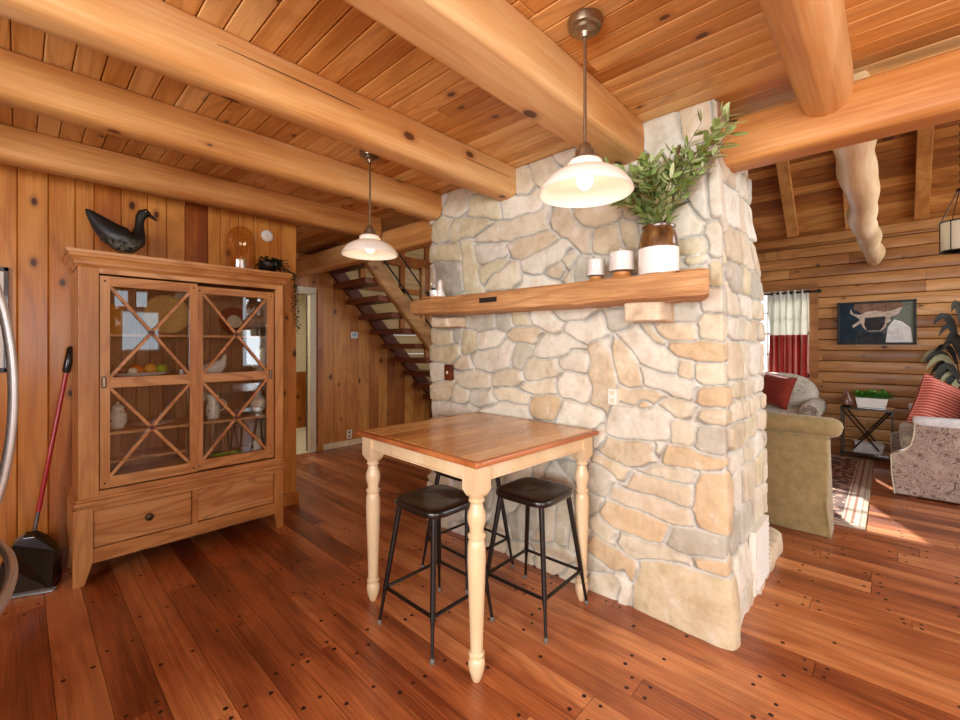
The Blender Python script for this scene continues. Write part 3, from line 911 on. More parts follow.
    hm_.soft((-1.58, 3.38, 0.05), (2.10, 0.50, 0.16), 0.16, fn=fn, nu=64, nv=16)
    hm_.build('hearth', ms.m, root, tuple(o0), smooth=True, angle=70)
    return root
make_fireplace()
# ---------------------------------------------------------------- display cabinet
def make_cabinet():
    o0 = (-3.60, 0.80, 0)
    root = thing('display_cabinet', o0, 'tall oak display cabinet with sliding glass doors crossed by diagonal bars', 'cabinet')
    B = lambda m, n, mat=M['oak'], parent=root, bv=.003, **k: m.build(n, mat, parent, o0, bevel=bv, **k)
    XF = -3.41; XB = -3.80
    # body: frame stiles and sides
    m = MB()
    m.box((XB, .235, .50), (XF, .257, 1.86), 0, .1); m.box((XB, 1.378, .50), (XF, 1.40, 1.86), 0, .2)
    m.box((XF - .02, .235, .50), (XF + .002, .328, 1.86), 0, .35); m.box((XF - .02, 1.343, .50), (XF + .002, 1.40, 1.86), 0, .62)
    m.box((XF - .02, .328, 1.825), (XF + .002, 1.343, 1.86), 1, .5); m.box((XF - .02, .328, .50), (XF + .002, 1.343, .535), 1, .7)
    B(m, 'body', [M['oak'], M['oak_y']])
    m = MB()
    t = .258
    rg = random.Random(3)
    while t < 1.377:
        m.box((XB, t, .5), (XB + .012, min(t + .072, 1.377), 1.86), 0, rg.random()); t += .075
    m.box((XB, .257, 1.845), (XF - .02, 1.378, 1.86), 0, .3)
    B(m, 'back_panel', M['oak_in'], bv=.004)
    # crown moulding
    prof = [(XB, 1.855), (XF + .004, 1.855), (XF + .012, 1.868), (XF + .018, 1.872), (XF + .020, 1.887), (XF + .028, 1.905), (XF + .038, 1.915), (XF + .042, 1.93), (XF + .050, 1.932), (XF + .052, 1.95), (XB, 1.95)]
    m = MB(); vs = []
    n = len(prof)
    for (yy, sgn) in ((.235, -1), (1.40, 1)):
        for (x, z) in prof: vs.append((x, yy + sgn * max(0, x - XF), z))
    fs = [(i, (i + 1) % n, n + (i + 1) % n, n + i) for i in range(n)]
    fs += [list(range(n - 1, -1, -1)), list(range(n, 2 * n))]
    m.add(vs, fs, 0, .4)
    # the same moulding returned along the left and right ends
    for yy, sgn in ((.235, -1), (1.40, 1)):
        vs = []
        for xx in (XB, XF):
            for (x, z) in prof[1:-1]: vs.append((xx + (x - XF if xx == XF else 0), yy + sgn * (x - XF), z))
            vs.append((xx, yy, 1.95)); vs.append((xx, yy, 1.855))
        n2 = len(prof)
        m.add(vs, [(i, (i + 1) % n2, n2 + (i + 1) % n2, n2 + i) for i in range(n2)] + [list(range(n2)), list(range(2 * n2 - 1, n2 - 1, -1))], 0, .4)
    B(m, 'crown_moulding', M['oak_y'], bv=0)
    # waist moulding
    m = MB()
    m.box((XB, .214, .462), (XF + .024, 1.428, .485), 0, .3); m.box((XB, .222, .485), (XF + .016, 1.418, .503), 0, .6); m.box((XB, .224, .445), (XF + .012, 1.41, .462), 0, .6)
    B(m, 'waist_moulding', M['oak_y'], bv=.006)
    # base: posts tapering to feet, rails
    for ya, yb, sg in ((.212, .300, 1), (1.332, 1.400, -1)):
        if sg == 1: poly = [(ya, .445), (ya, 0), (ya + .05, 0), (yb, .13), (yb, .445)]
        else: poly = [(yb, .445), (ya, .445), (ya, .13), (yb - .05, 0), (yb, 0)]
        for xa_, xb_ in ((XF - .04, XF + .012), (XB, XB + .05)):
            m = MB(); m.prism(poly, 'x', xa_, xb_, 0, .2); B(m, 'leg')
        m = MB(); y0_ = .214 if sg == 1 else 1.378
        m.box((XB + .05, y0_, .12), (XF - .04, y0_ + .02, .445), 0, .5); B(m, 'side_panel')
    m = MB(); m.box((XF - .02, .298, .118), (XF + .006, 1.334, .20), 0, .8); m.box((XF - .02, .298, .424), (XF + .006, 1.334, .447), 0, .1)
    m.box((XF - .02, .80, .198), (XF + .006, .832, .426), 0, .45)
    B(m, 'rail', M['oak_y'], bv=.002)
    m = MB(); m.box((XB, .234, .10), (XF - .03, 1.378, .118), 0, .8); B(m, 'bottom_board', M['oak_in'])
    for ya, yb, knob, lab in ((.303, .797, True, 'drawer front with a round brass knob'), (.835, 1.330, False, 'plain drawer front without a knob')):
        m = MB(); m.box((XF - .28, ya, .205), (XF - .004, yb, .42), 0, ya)
        d = B(m, 'drawer', M['oak_y'], bv=.003); d['label'] = lab
        if knob:
            kb = MB(); r_ = roty(PI/2)
            kb.lathe([(.016, 0), (.016, .004), (.008, .008), (.008, .018), (.018, .022), (.023, .029), (.019, .036), (.006, .039), (0, .039)], (XF - .004, .566, .318), 20, rot=r_)
            kb.build('knob', plain('dark_bronze_knob', '#4d4030', .3, .9), d, o0, smooth=True)
    # doors
    for (ya, yb, ga, gb, off, lab) in ((.331, .830, .377, .785, .0, 'front sliding glass door'), (.826, 1.338, .868, 1.286, -.022, 'rear sliding glass door set slightly back')):
        xa, xb = XF - .018 + off, XF + .008 + off
        zt = 1.812 if off == 0 else 1.80
        m = MB()
        m.box((xa, ya, .545), (xb, ga, zt), 0, ya); m.box((xa, gb, .545), (xb, yb, zt), 0, yb)
        d = None
        m.box((xa, ga, 1.752), (xb - .001, gb, zt), 1, .3); m.box((xa, ga, 1.142), (xb - .001, gb, 1.204), 1, .6); m.box((xa, ga, .545), (xb - .001, gb, .612), 1, .9)
        for yy in (ya + .022, yb - .022):
            for zz in (zt - .03, .575): m.box((xb - .001, yy - .005, zz - .005), (xb + .0015, yy + .005, zz + .005), 2)
        d = B(m, 'sliding_door', [M['oak'], M['oak_y'], M['peg']]); d['label'] = lab
        for z0, z1 in ((1.204, 1.752), (.612, 1.142)):
            mx = MB(); xm = xb - .008
            mx.bar((xm, ga, z0), (xm, gb, z1), .018, .014, up=(1, 0, 0), rnd=.2); mx.bar((xm - .0015, ga, z1), (xm - .0015, gb, z0), .018, .014, up=(1, 0, 0), rnd=.7)
            mx.box((xm, (ga + gb) / 2 - .013, (z0 + z1) / 2 - .013), (xm + .011, (ga + gb) / 2 + .013, (z0 + z1) / 2 + .013), 1)
            mx.build('cross_bar', [M['oak_y'], M['tread']], d, o0, bevel=.002)
            g = MB(); g.box((xa + .006, ga, z0), (xa + .009, gb, z1)); g.build('glass_pane', M['cab_glass'], d, o0)
        hy = ya + .018 if off == 0 else yb - .024
        h = MB()
        pts = []
        for i in range(20):
            a = 2 * PI * i / 20
            pts.append((xb + .001, hy + .009 * math.cos(a), 1.178 + (.024 if math.sin(a) > 0 else -.024) + .009 * math.sin(a)))
        h.tube(pts, .0028, 6, closed=True); h.box((xb - .001, hy - .008, 1.15), (xb + .0012, hy + .008, 1.206), 1)
        h.build('recessed_pull', [M['black'], M['brass']], d, o0, smooth=True)
    # shelves
    for z, x1, y0, y1 in ((1.47, XF - .06, .258, 1.377), (1.185, XF - .045, .258, 1.377), (.865, XF - .06, .258, 1.377), (.672, XF - .16, .258, .80), (.575, XF - .045, .258, 1.377)):
        m = MB(); m.box((XB + .012, y0, z - .018), (x1, y1, z), 0, z); B(m, 'shelf', M['oak_y'], bv=.003)
    m = MB(); m.box((XB + .012, .795, .575), (XF - .16, .812, .865), 0, .2)
    B(m, 'divider', M['oak_in'])
make_cabinet()

# crockery inside the cabinet
M['pattern'] = None
q = N('painted_ceramic'); v = q.node('ShaderNodeTexVoronoi'); v.inputs['Scale'].default_value = 34; q.link(q.coord(), v.inputs['Vector'])
c1 = q.ramp(v.outputs['Distance'], [(0.0, hexc('#5a6e86')), (0.14, hexc('#8a4a3c')), (0.24, hexc('#e9e2d0')), (1, hexc('#f0ebde'))])
q.link(c1, q.b.inputs['Base Color']); q.b.inputs['Roughness'].default_value = .25; q.b.inputs['Coat Weight'].default_value = .4
M['pattern'] = q.m
M['basket'] = plain('woven_straw', '#cfa662', 0.7, var=.25, scale=120, bump=.4)
M['honey'] = plain('amber_preserve', '#c8832a', 0.25, var=.25, scale=40, coat=.5)
M['lime'] = plain('lime_green_glaze', '#9ec81e', 0.3, coat=.5)
M['wine'] = plain('wine_red_glaze', '#6a1f1c', 0.3, coat=.5)
def simple(name, prof, loc, mat, label, cat, group=None, seg=24, handle=None, parent_extra=None, **k):
    root = thing(name, loc, label, cat, group)
    m = MB(); m.lathe(prof, (0, 0, 0), seg, **k); m.build('body', mat, root, smooth=True, angle=50)
    if handle:
        r0, z0, z1, dirn, out = handle
        pts = []
        for i in range(11):
            a = -PI/2 + PI * i / 10
            pts.append((0, dirn * (r0 + out * math.cos(a)), (z0 + z1) / 2 + (z1 - z0) / 2 * math.sin(a)))
        h = MB(); h.tube(pts, .0045, 8, up=(1, 0, 0)); h.build('handle', mat, root, smooth=True)
    return root
XC = -3.60
lid = simple('lidded_jar', [(.03, 0), (.036, .006), (.048, .04), (.05, .075), (.042, .105), (.03, .118), (.03, .13)], (XC, .436, .866), M['pattern'], 'white painted ginger jar with lid on the left middle shelf of the cabinet', 'jar')
m = MB(); m.lathe([(.034, .128), (.034, .138), (.02, .15), (.008, .155), (.01, .168), (0, .172)], seg=20); m.build('lid', M['pattern'], lid, smooth=True)
simple('plate_stack', [(.05, 0), (.055, .004), (.12, .016), (.125, .02), (.12, .022), (.06, .01), (0, .009)], (XC, .62, .866), M['white'], 'shallow white dish lying beside the ginger jar', 'dish', seg=32)
simple('cream_pitcher', [(.036, 0), (.038, .01), (.046, .05), (.044, .09), (.034, .12), (.036, .15), (.044, .17), (.041, .17), (.033, .148), (0, .14)], (XC, .975, .866), M['pattern'], 'cream painted pitcher with a looped handle behind the right door', 'pitcher', handle=(.038, .05, .135, 1, .05))
simple('round_vase', [(.028, 0), (.032, .008), (.056, .05), (.06, .085), (.046, .125), (.028, .145), (.026, .16), (.032, .175), (.028, .175), (0, .15)], (XC, 1.285, .866), M['pattern'], 'round white flowered vase at the right end of the middle shelf', 'vase')
simple('honey_jar', [(.045, 0), (.05, .01), (.05, .13), (.042, .15), (.042, .158), (.046, .158), (.046, .185), (0, .187)], (XC, .43, 1.471), M['honey'], 'tall amber filled jar on the left top shelf', 'jar')
wb = thing('straw_tray', (-3.70, .755, 1.471), 'round woven straw tray standing against the back of the top shelf', 'tray')
m = MB(); m.lathe([(0, 0), (.125, 0), (.135, .006), (.138, .022), (.13, .024), (.126, .01), (0, .008)], (0, -.04, .14), 36, rot=roty(R(78))); m.build('body', M['basket'], wb, smooth=True)
pt = thing('red_plate', (-3.74, 1.16, 1.471), 'dark red patterned plate leaning at the back of the right top shelf', 'plate')
m = MB(); m.lathe([(0, 0), (.07, 0), (.11, .012), (.112, .016), (.108, .016), (.068, .005), (0, .005)], (0, 0, .112), 32, rot=roty(R(76))); m.build('body', M['wine'], pt, smooth=True)
m = MB(); m.lathe([(0, .0062), (.05, .0062), (.052, .004)], (0, 0, .112), 32, rot=roty(R(76))); m.build('centre', M['cream'], pt, smooth=True)
simple('small_bowl', [(.02, 0), (.028, .004), (.055, .04), (.05, .04), (.02, .008), (0, .008)], (XC + .02, 1.17, 1.471), M['cream'], 'small cream bowl in front of the leaning red plate', 'bowl')
simple('dark_canister', [(.045, 0), (.045, .10), (.04, .112), (0, .115)], (XC - .04, 1.31, 1.471), M['black_plastic'], 'dark round canister at the right end of the top shelf', 'canister')
# platter with fruit
fp = thing('oval_platter', (XC, .55, 1.186), 'long white oval platter holding fruit behind the left door', 'platter')
m = MB(); m.lathe([(.05, 0), (.06, .002), (.115, .03), (.12, .034), (.113, .034), (.055, .012), (0, .01)], (0, 0, 0), 36, sx=.75, sy=1.45); m.build('body', M['white'], fp, smooth=True)
for i, (dx, dy, r_, c, nm, lb) in enumerate(((0.03, -.10, .026, '#5b1a2c', 'plum', 'dark red plum at the left end of the oval platter'), (-.005, -.02, .036, '#d8741f', 'orange', 'orange on the oval platter, left of the yellow one'), (.0, .055, .035, '#e3a32a', 'mango', 'yellow mango in the middle of the oval platter'), (.02, .115, .028, '#8fb31c', 'lime', 'green lime at the right end of the oval platter'), (.045, -.045, .024, '#e9dfc4', 'garlic_bulb', 'pale garlic bulb in front of the fruit'))):
    m = MB()
    m.lathe([(0, 0), (r_ * .55, r_ * .12), (r_ * .95, r_ * .6), (r_, r_), (r_ * .85, r_ * 1.5), (r_ * .4, r_ * 1.85), (r_ * .1, r_ * 1.8), (0, r_ * 1.75)], (XC + dx, .55 + dy, 1.186 + .018 + abs(dy) * .11), 18, sy=1.15)
    tag(m.build(nm, plain(nm + '_skin', c, .4, coat=.3, var=.15), smooth=True), lb, 'fruit' if nm != 'garlic_bulb' else 'garlic')
sp = simple('salt_shaker', [(.014, 0), (.017, .005), (.013, .04), (.012, .05)], (XC + .08, .765, 1.186), M['white'], 'small white shaker with a black top beside the fruit platter', 'shaker')
m = MB(); m.lathe([(.013, .05), (.013, .058), (.006, .066), (0, .067)], seg=16); m.build('cap', M['black_plastic'], sp, smooth=True)
# white hen-shaped dish
hen = thing('white_bird_dish', (XC, .99, 1.187), 'white ceramic bird shaped dish behind the right door', 'dish')
m = MB()
m.tube([(0, -.085, .02), (0, -.07, .035), (0, -.03, .042), (0, .01, .05), (0, .04, .075), (0, .055, .105), (0, .06, .13), (0, .068, .142)], [(.01, .008), (.028, .024), (.05, .038), (.055, .046), (.038, .04), (.02, .022), (.016, .018), (.004, .005)], 20, up=(1, 0, 0))
m.lathe([(.03, 0), (.034, .004), (.03, .02)], (0, -.01, 0), 20); m.build('body', M['white'], hen, smooth=True, angle=80)
simple('beige_mug', [(.035, 0), (.038, .005), (.046, .14), (.05, .19), (.046, .19), (.035, .01), (0, .01)], (XC, 1.305, 1.186), M['cream'], 'tall beige mug at the right end above the middle rail', 'mug', handle=(.038, .04, .13, -1, .035))
gd = thing('green_dish', (XC + .06, 1.05, .576), 'long lime green leaf shaped dish on the cabinet floor', 'dish')
m = MB(); m.lathe([(.03, 0), (.04, .002), (.075, .026), (.078, .03), (.07, .028), (.035, .008), (0, .007)], seg=28, sx=.7, sy=1.6); m.build('body', M['lime'], gd, smooth=True)
simple('small_cup', [(.022, 0), (.024, .004), (.034, .06), (.036, .09), (.032, .09), (.02, .01), (0, .01)], (XC + .04, 1.27, .576), M['pattern'], 'small painted cup in the lower right corner of the cabinet', 'cup', handle=(.03, .02, .075, -1, .026))
simple('glass_goblet', [(.03, 0), (.03, .003), (.005, .008), (.005, .06), (.02, .075), (.033, .10), (.03, .14), (.028, .14), (.03, .1), (.018, .077), (0, .07)], (XC + .08, .55, .576), M['glass'], 'clear glass goblet on the cabinet floor behind the left door', 'glass')

# ---------------------------------------------------------------- things on top of the cabinet
M['duck'] = None
q = N('speckled_decoy'); f1 = q.noise(q.coord(), 45, 3, .6); f2 = q.noise(q.coord(), 9, 2)
zc = q.node('ShaderNodeSeparateXYZ'); q.link(q.coord(), zc.inputs[0])
belly = q.math('MULTIPLY', q.rng(zc.outputs[2], .03, .15, 1, 0), q.rng(f1, .42, .6))
q.link(q.mix(belly, hexc('#1d1c18'), hexc('#8d8a76')), q.b.inputs['Base Color']); q.b.inputs['Roughness'].default_value = .45
dk = thing('duck_decoy', (-3.60, .455, 1.952), 'dark speckled wooden duck decoy with raised tail on top of the cabinet', 'duck decoy')
m = MB()
pts = [(0, -.170, .285), (0, -.158, .272), (0, -.135, .245), (0, -.10, .205), (0, -.055, .160), (0, 0, .128), (0, .045, .122), (0, .075, .142), (0, .088, .18), (0, .091, .22), (0, .093, .26), (0, .098, .29), (0, .110, .315), (0, .124, .322), (0, .137, .314), (0, .145, .306)]
rad = [(.006, .006), (.018, .013), (.034, .024), (.054, .046), (.072, .076), (.082, .098), (.076, .094), (.058, .066), (.038, .044), (.026, .03), (.024, .027), (.027, .028), (.031, .031), (.031, .031), (.024, .023), (.008, .008)]
m.tube(pts, rad, 24, up=(1, 0, 0)); m.lathe([(.035, 0), (.04, .012), (.03, .04)], (0, 0.01, 0), 16, sy=1.3)
m.build('body', q.m, dk, smooth=True, angle=80)
m = MB(); m.tube([(0, .132, .318), (0, .156, .308), (0, .178, .292), (0, .188, .284)], [(.013, .011), (.012, .007), (.009, .004), (.003, .002)], 12, up=(1, 0, 0)); m.build('bill', M['black_plastic'], dk, smooth=True)
for s_x in (-1, 1):
    m = MB(); m.lathe([(0, -.004), (.003, -.003), (.004, 0), (.003, .003), (0, .004)], (s_x * .030, .122, .328), 8); m.build('eye', M['brass'], dk, smooth=True)

cl = thing('glass_dome_jar', (-3.60, 1.165, 1.952), 'tall amber tinted glass dome beside the round white disc on top of the cabinet', 'glass dome')
m = MB(); m.lathe([(.098, .012), (.10, .02), (.10, .22), (.094, .27), (.075, .315), (.045, .34), (.015, .35), (0, .351)], seg=36); m.build('dome', M['amber_glass'], cl, smooth=True)
m = MB(); m.lathe([(.11, 0), (.112, .006), (.105, .012), (0, .012)], seg=36); m.build('base', M['oak_y'], cl, smooth=True)
m = MB(); m.lathe([(.03, .012), (.03, .10), (.026, .105), (0, .1)], seg=24); m.lathe([(.0015, .1), (.0015, .115)], seg=6); m.build('candle', M['white'], cl, smooth=True)
wd = thing('wall_disc', (-3.826, 1.437, 2.318), 'small round white disc mounted on the panelled wall above the cabinet', 'wall sensor')
m = MB(); m.lathe([(.0, 0), (.048, 0), (.048, .012), (.04, .02), (.03, .022), (0, .024)], seg=32, rot=roty(PI/2)); m.build('housing', M['white'], wd, smooth=True)
m = MB(); m.lathe([(.0, .0245), (.008, .0245), (.008, .023)], (0, 0, 0), seg=12, rot=roty(PI/2)); m.build('button', M['cream'], wd)

M['dark_leaf'] = plain('dark_leaf', '#1e2b17', .5, var=.4, scale=30)
def leaf(mb, base, d, L, w, up=Vector((0, 0, 1)), mat=0, rnd=0.0, droop=0.15, n=4, fold=.25):
    d = d.normalized(); s = d.cross(up)
    if s.length < 1e-3: s = Vector((1, 0, 0))
    s.normalize(); u = s.cross(d)
    vs = []; prof = [0.0, .75, 1.0, .7, 0.0] if n == 4 else [0, .5, .85, 1, .9, .6, 0]
    k_ = len(prof) - 1
    for i, p in enumerate(prof):
        t = i / k_; c = base + d * (L * t) - u * 0 + Vector((0, 0, -droop * L * t * t))
        h = w / 2 * p
        vs += [c + s * h + u * h * fold, c - u * 0.0, c - s * h + u * h * fold]
    fs = []
    for i in range(k_):
        a = i * 3
        fs += [(a, a + 1, a + 4, a + 3), (a + 1, a + 2, a + 5, a + 4)]
    mb.add(vs, fs, mat, rnd)
pp = thing('trailing_plant', (-3.56, 1.365, 1.954), 'small black bowl of dark trailing vine on the right end of the cabinet top', 'plant')
m = MB(); m.lathe([(.04, 0), (.045, .004), (.07, .04), (.078, .085), (.072, .085), (.04, .03), (0, .03)], (0, -.02, 0), 24); m.build('bowl', M['black_plastic'], pp, smooth=True)
rg = random.Random(9); m = MB()
for i in range(260):
    a = rg.uniform(0, 2 * PI); r_ = rg.uniform(0, .085)
    b = Vector((r_ * math.cos(a) * .7, .015 + r_ * math.sin(a) * 1.2, .05 + rg.uniform(0, .075)))
    leaf(m, b, Vector((math.cos(a), math.sin(a), rg.uniform(-.3, .6))), rg.uniform(.03, .05), .024, rnd=rg.random())
for v_ in range(3):
    p = Vector((.03 + .05 * v_, .06, .04)); pts = [p.copy()]
    for i in range(26):
        tgt = Vector((.17 - .03 * v_, .135, 0)) if i < 8 else Vector((p.x + rg.uniform(-.01, .01), p.y + rg.uniform(-.01, .01), p.z - 1))
        d = Vector((tgt.x - p.x, tgt.y - p.y, -.02 if i < 8 else -1)).normalized() if i < 8 else Vector((rg.uniform(-.2, .2), rg.uniform(-.2, .2), -1)).normalized()
        p = p + d * .022; pts.append(p.copy())
        if v_ < 2 or i < 18:
            for s_ in (0, 1): leaf(m, p, Vector((rg.uniform(-1, 1), rg.uniform(-1, 1), rg.uniform(-.8, .1))), rg.uniform(.02, .032), .014, rnd=rg.random())
    m.tube(pts, .0015, 5)
m.build('vine', M['dark_leaf'], pp)

# ---------------------------------------------------------------- table
def make_table():
    root = thing('dining_table', (-1.65, 1.73, 0), 'square counter-height table with cherry top and cream turned legs against the stone wall', 'table', rz=R(-1.7))
    H_ = .473
    m = MB()
    rg = random.Random(4); n = 9; w = 2 * (H_ - .03) / n
    for i in range(n):
        a = -H_ + .03 + i * w
        m.box((a, -H_ + .03, .908), (a + w - .0006, H_ - .03, .9305), 0, rg.random())
    m.build('tabletop', M['table_top'], root)
    m = MB()
    for (a, b) in (((-H_, -H_), (H_, -H_ + .03)), ((-H_, H_ - .03), (H_, H_)), ((-H_, -H_ + .03), (-H_ + .03, H_ - .03)), ((H_ - .03, -H_ + .03), (H_, H_ - .03))):
        m.box((a[0], a[1], .905), (b[0], b[1], .930), 0, .3)
    m.build('top_edge', M['table_edge'], root, bevel=.007, segs=3)
    m = MB()
    c = H_ - .068
    for s in (-1, 1):
        m.box((-c, s * (c + .012), .832), (c, s * (c + .028), .905), 0, .3); m.box((s * (c + .012), -c, .832), (s * (c + .028), c, .905), 0, .6)
        m.box((-c, s * (c + .028), .834), (c, s * (c + .034), .843), 0, .3); m.box((s * (c + .028), -c, .834), (s * (c + .034), c, .843), 0, .6)
    m.build('apron', M['cream_wood'], root, bevel=.002)
    prof = [(0, 0), (.016, 0), (.022, .012), (.032, .045), (.0355, .07), (.034, .09), (.026, .10), (.033, .106), (.034, .116), (.0265, .124), (.028, .19), (.034, .36), (.0385, .50), (.038, .56), (.034, .585), (.029, .592), (.037, .599), (.038, .610), (.0285, .619), (.030, .635), (.037, .662), (.0395, .682), (.037, .702), (.029, .725), (.0255, .742), (.0335, .75), (.034, .758), (.029, .763), (.035, .772), (.0418, .785)]
    for sx in (-1, 1):
        for sy in (-1, 1):
            m = MB(); m.lathe(prof, (sx * c, sy * c, 0), 28, rnd=.2)
            vs = []
            # square block with cut lower corners
            for z, hw_ in ((.772, .030), (.80, .0425), (.905, .0425)):
                vs += [(sx * c + a * hw_, sy * c + b * hw_, z) for a, b in ((-1, -1), (1, -1), (1, 1), (-1, 1))]
            fs = [(0, 3, 2, 1), (8, 9, 10, 11)] + [(i + k_, (i + 1) % 4 + k_, (i + 1) % 4 + 4 + k_, i + 4 + k_) for k_ in (0, 4) for i in range(4)]
            m.add(vs, fs, 0, .5)
            m.build('leg', M['cream_wood'], root, smooth=True, angle=38)
make_table()

# ---------------------------------------------------------------- stools
def make_stool():
    root = thing('bar_stool', (0, 0, 0), '', 'stool', 'black metal stools under the table')
    # seat: rounded square pan, slightly dished
    m = MB(); nseg = 48
    def ring(h, e=.42):
        out = []
        for k_ in range(nseg):
            a = 2 * PI * k_ / nseg
            out.append((math.copysign(abs(math.cos(a)) ** e, math.cos(a)) * h, math.copysign(abs(math.sin(a)) ** e, math.sin(a)) * h))
        return out
    prof = [(.150, .602), (.166, .602), (.170, .610), (.170, .626), (.164, .6335), (.150, .6345), (.10, .629), (.05, .6265), (.0, .626)]
    vs = []
    for h, z in prof: vs += [(x, y_, z) for x, y_ in ring(max(h, .0005), .42 + (.17 - h) * 2.2 if h < .15 else .42)]
    fs = [list(range(nseg - 1, -1, -1))]
    for i in range(len(prof) - 1):
        for k_ in range(nseg):
            k2 = (k_ + 1) % nseg
            fs.append((i*nseg + k_, i*nseg + k2, (i+1)*nseg + k2, (i+1)*nseg + k_))
    m.add(vs, fs)
    for sx in (-1, 1):
        for i in range(3):
            x = sx * (.022 + i * .026); m.box((x - .0016, -.045 + i * .010, .625), (x + .0016, .045 - i * .010, .6274 + abs(x) * .03), 1)
    seat = m.build('seat', [M['stool_seat'], M['stool_slot']], root, smooth=True, angle=50)
    ft = .200; tp = .128; zf = .185
    for sx in (-1, 1):
        for sy in (-1, 1):
            m = MB()
            a = Vector((sx * tp, sy * tp, .604)); b = Vector((sx * ft, sy * ft, .018))
            pts = [a.lerp(b, t) for t in (0, .3, .72, .8, 1)]
            m.tube(pts, [.015, .0135, .0125, .0085, .008], 10)
            lg_ = m.build('leg', M['black'], root, smooth=True)
            f = MB(); f.lathe([(.009, 0), (.011, .004), (.0105, .02), (.008, .024)], (sx * ft * 1.003, sy * ft * 1.003, 0), 12); f.build('rubber_foot', M['rubber'], lg_, smooth=True)
    f_ = tp + (ft - tp) * (.604 - zf) / .586
    for (x0, y0, x1, y1) in ((-1, -1, 1, -1), (1, -1, 1, 1), (1, 1, -1, 1), (-1, 1, -1, -1)):
        m = MB(); m.bar((x0 * f_, y0 * f_, zf), (x1 * f_, y1 * f_, zf), .016, .011); m.build('footrest_bar', M['black'], root, bevel=.002)
    return root
st0 = make_stool()
for i, (x, y_, a, lab) in enumerate(((-1.665, 1.445, 0.5, 'black metal stool nearest the display cabinet, its seat left of the front table leg'),
                                     (-1.385, 1.895, 2, 'black metal stool at the right, beside the stone wall, its slotted seat in full view'),
                                     (-1.93, 1.935, -1, 'black metal stool mostly hidden under the far back corner of the table'))):
    o = st0 if i == 0 else copy_tree(st0)
    o.location = (x, y_, 0); o.rotation_euler = (0, 0, R(a)); o['label'] = lab

# ---------------------------------------------------------------- pendant lamps
q = N('milk_glass'); q.b.inputs['Base Color'].default_value = (.92, .90, .85, 1); q.b.inputs['Roughness'].default_value = .25
q.b.inputs['Coat Weight'].default_value = .5
tl = q.node('ShaderNodeBsdfTranslucent'); tl.inputs[0].default_value = (1, .93, .82, 1)
mx = q.node('ShaderNodeMixShader'); mx.inputs[0].default_value = .25; q.link(q.b.outputs[0], mx.inputs[1]); q.link(tl.outputs[0], mx.inputs[2])
q.link(mx.outputs[0], q.n['Material Output'].inputs['Surface']); M['milk'] = q.m
M['bulb'] = plain('glowing_bulb', '#fff3dc', .5, emit=('#ffe6bf', 7))
def pendant(x, y_, lab, zr=1.952, power=14):
    root = thing('pendant_lamp', (x, y_, 0), lab, 'pendant lamp', 'milk-glass pendant lamps')
    m = MB(); m.lathe([(0, 2.578), (.062, 2.578), (.064, 2.565), (.058, 2.548), (.045, 2.545), (.043, 2.535), (.02, 2.53), (.014, 2.515), (0, 2.515)][::-1], seg=32); m.build('canopy', M['brass'], root, smooth=True)
    m = MB(); m.lathe([(.006, zr + .15), (.006, 2.53)], seg=12)
    m.build('rod', M['brass'], root, smooth=True)
    m = MB(); m.lathe([(0, zr + .18), (.014, zr + .18), (.022, zr + .17), (.024, zr + .155), (.034, zr + .15), (.036, zr + .13), (.046, zr + .126), (.048, zr + .113), (.03, zr + .108)][::-1], seg=28); m.build('socket_cap', M['brass'], root, smooth=True)
    pr = [(.046, zr + .118), (.060, zr + .112), (.064, zr + .10), (.062, zr + .09), (.074, zr + .083), (.10, zr + .074), (.128, zr + .058), (.148, zr + .040), (.162, zr + .018), (.169, zr + .004), (.169, zr - .001), (.165, zr - .003), (.160, zr + .003), (.155, zr + .017), (.142, zr + .038), (.122, zr + .055), (.096, zr + .069), (.07, zr + .078), (.056, zr + .087), (.057, zr + .10), (.052, zr + .108), (.04, zr + .114)]
    m = MB(); m.lathe(pr, seg=56); m.build('lamp_shade', M['milk'], root, smooth=True, angle=60)
    m = MB(); m.lathe([(0, zr + .012), (.014, zr + .016), (.027, zr + .03), (.031, zr + .048), (.025, zr + .068), (.016, zr + .082), (.013, zr + .10), (0, zr + .10)], seg=20); m.build('bulb', M['bulb'], root, smooth=True)
    d = bpy.data.lights.new('bulb_light', 'POINT'); d.energy = power; d.color = (1, .86, .66); d.shadow_soft_size = .03
    o = bpy.data.objects.new('bulb_light', d); COL.objects.link(o); o.parent = root; o.location = (0, 0, zr + .0)
pendant(-.806, 1.411, 'large milk-glass pendant lamp hanging nearest, above the front edge of the table', power=.7)
pendant(-2.315, 1.475, 'smaller looking milk-glass pendant lamp hanging farther back before the staircase', power=.7)

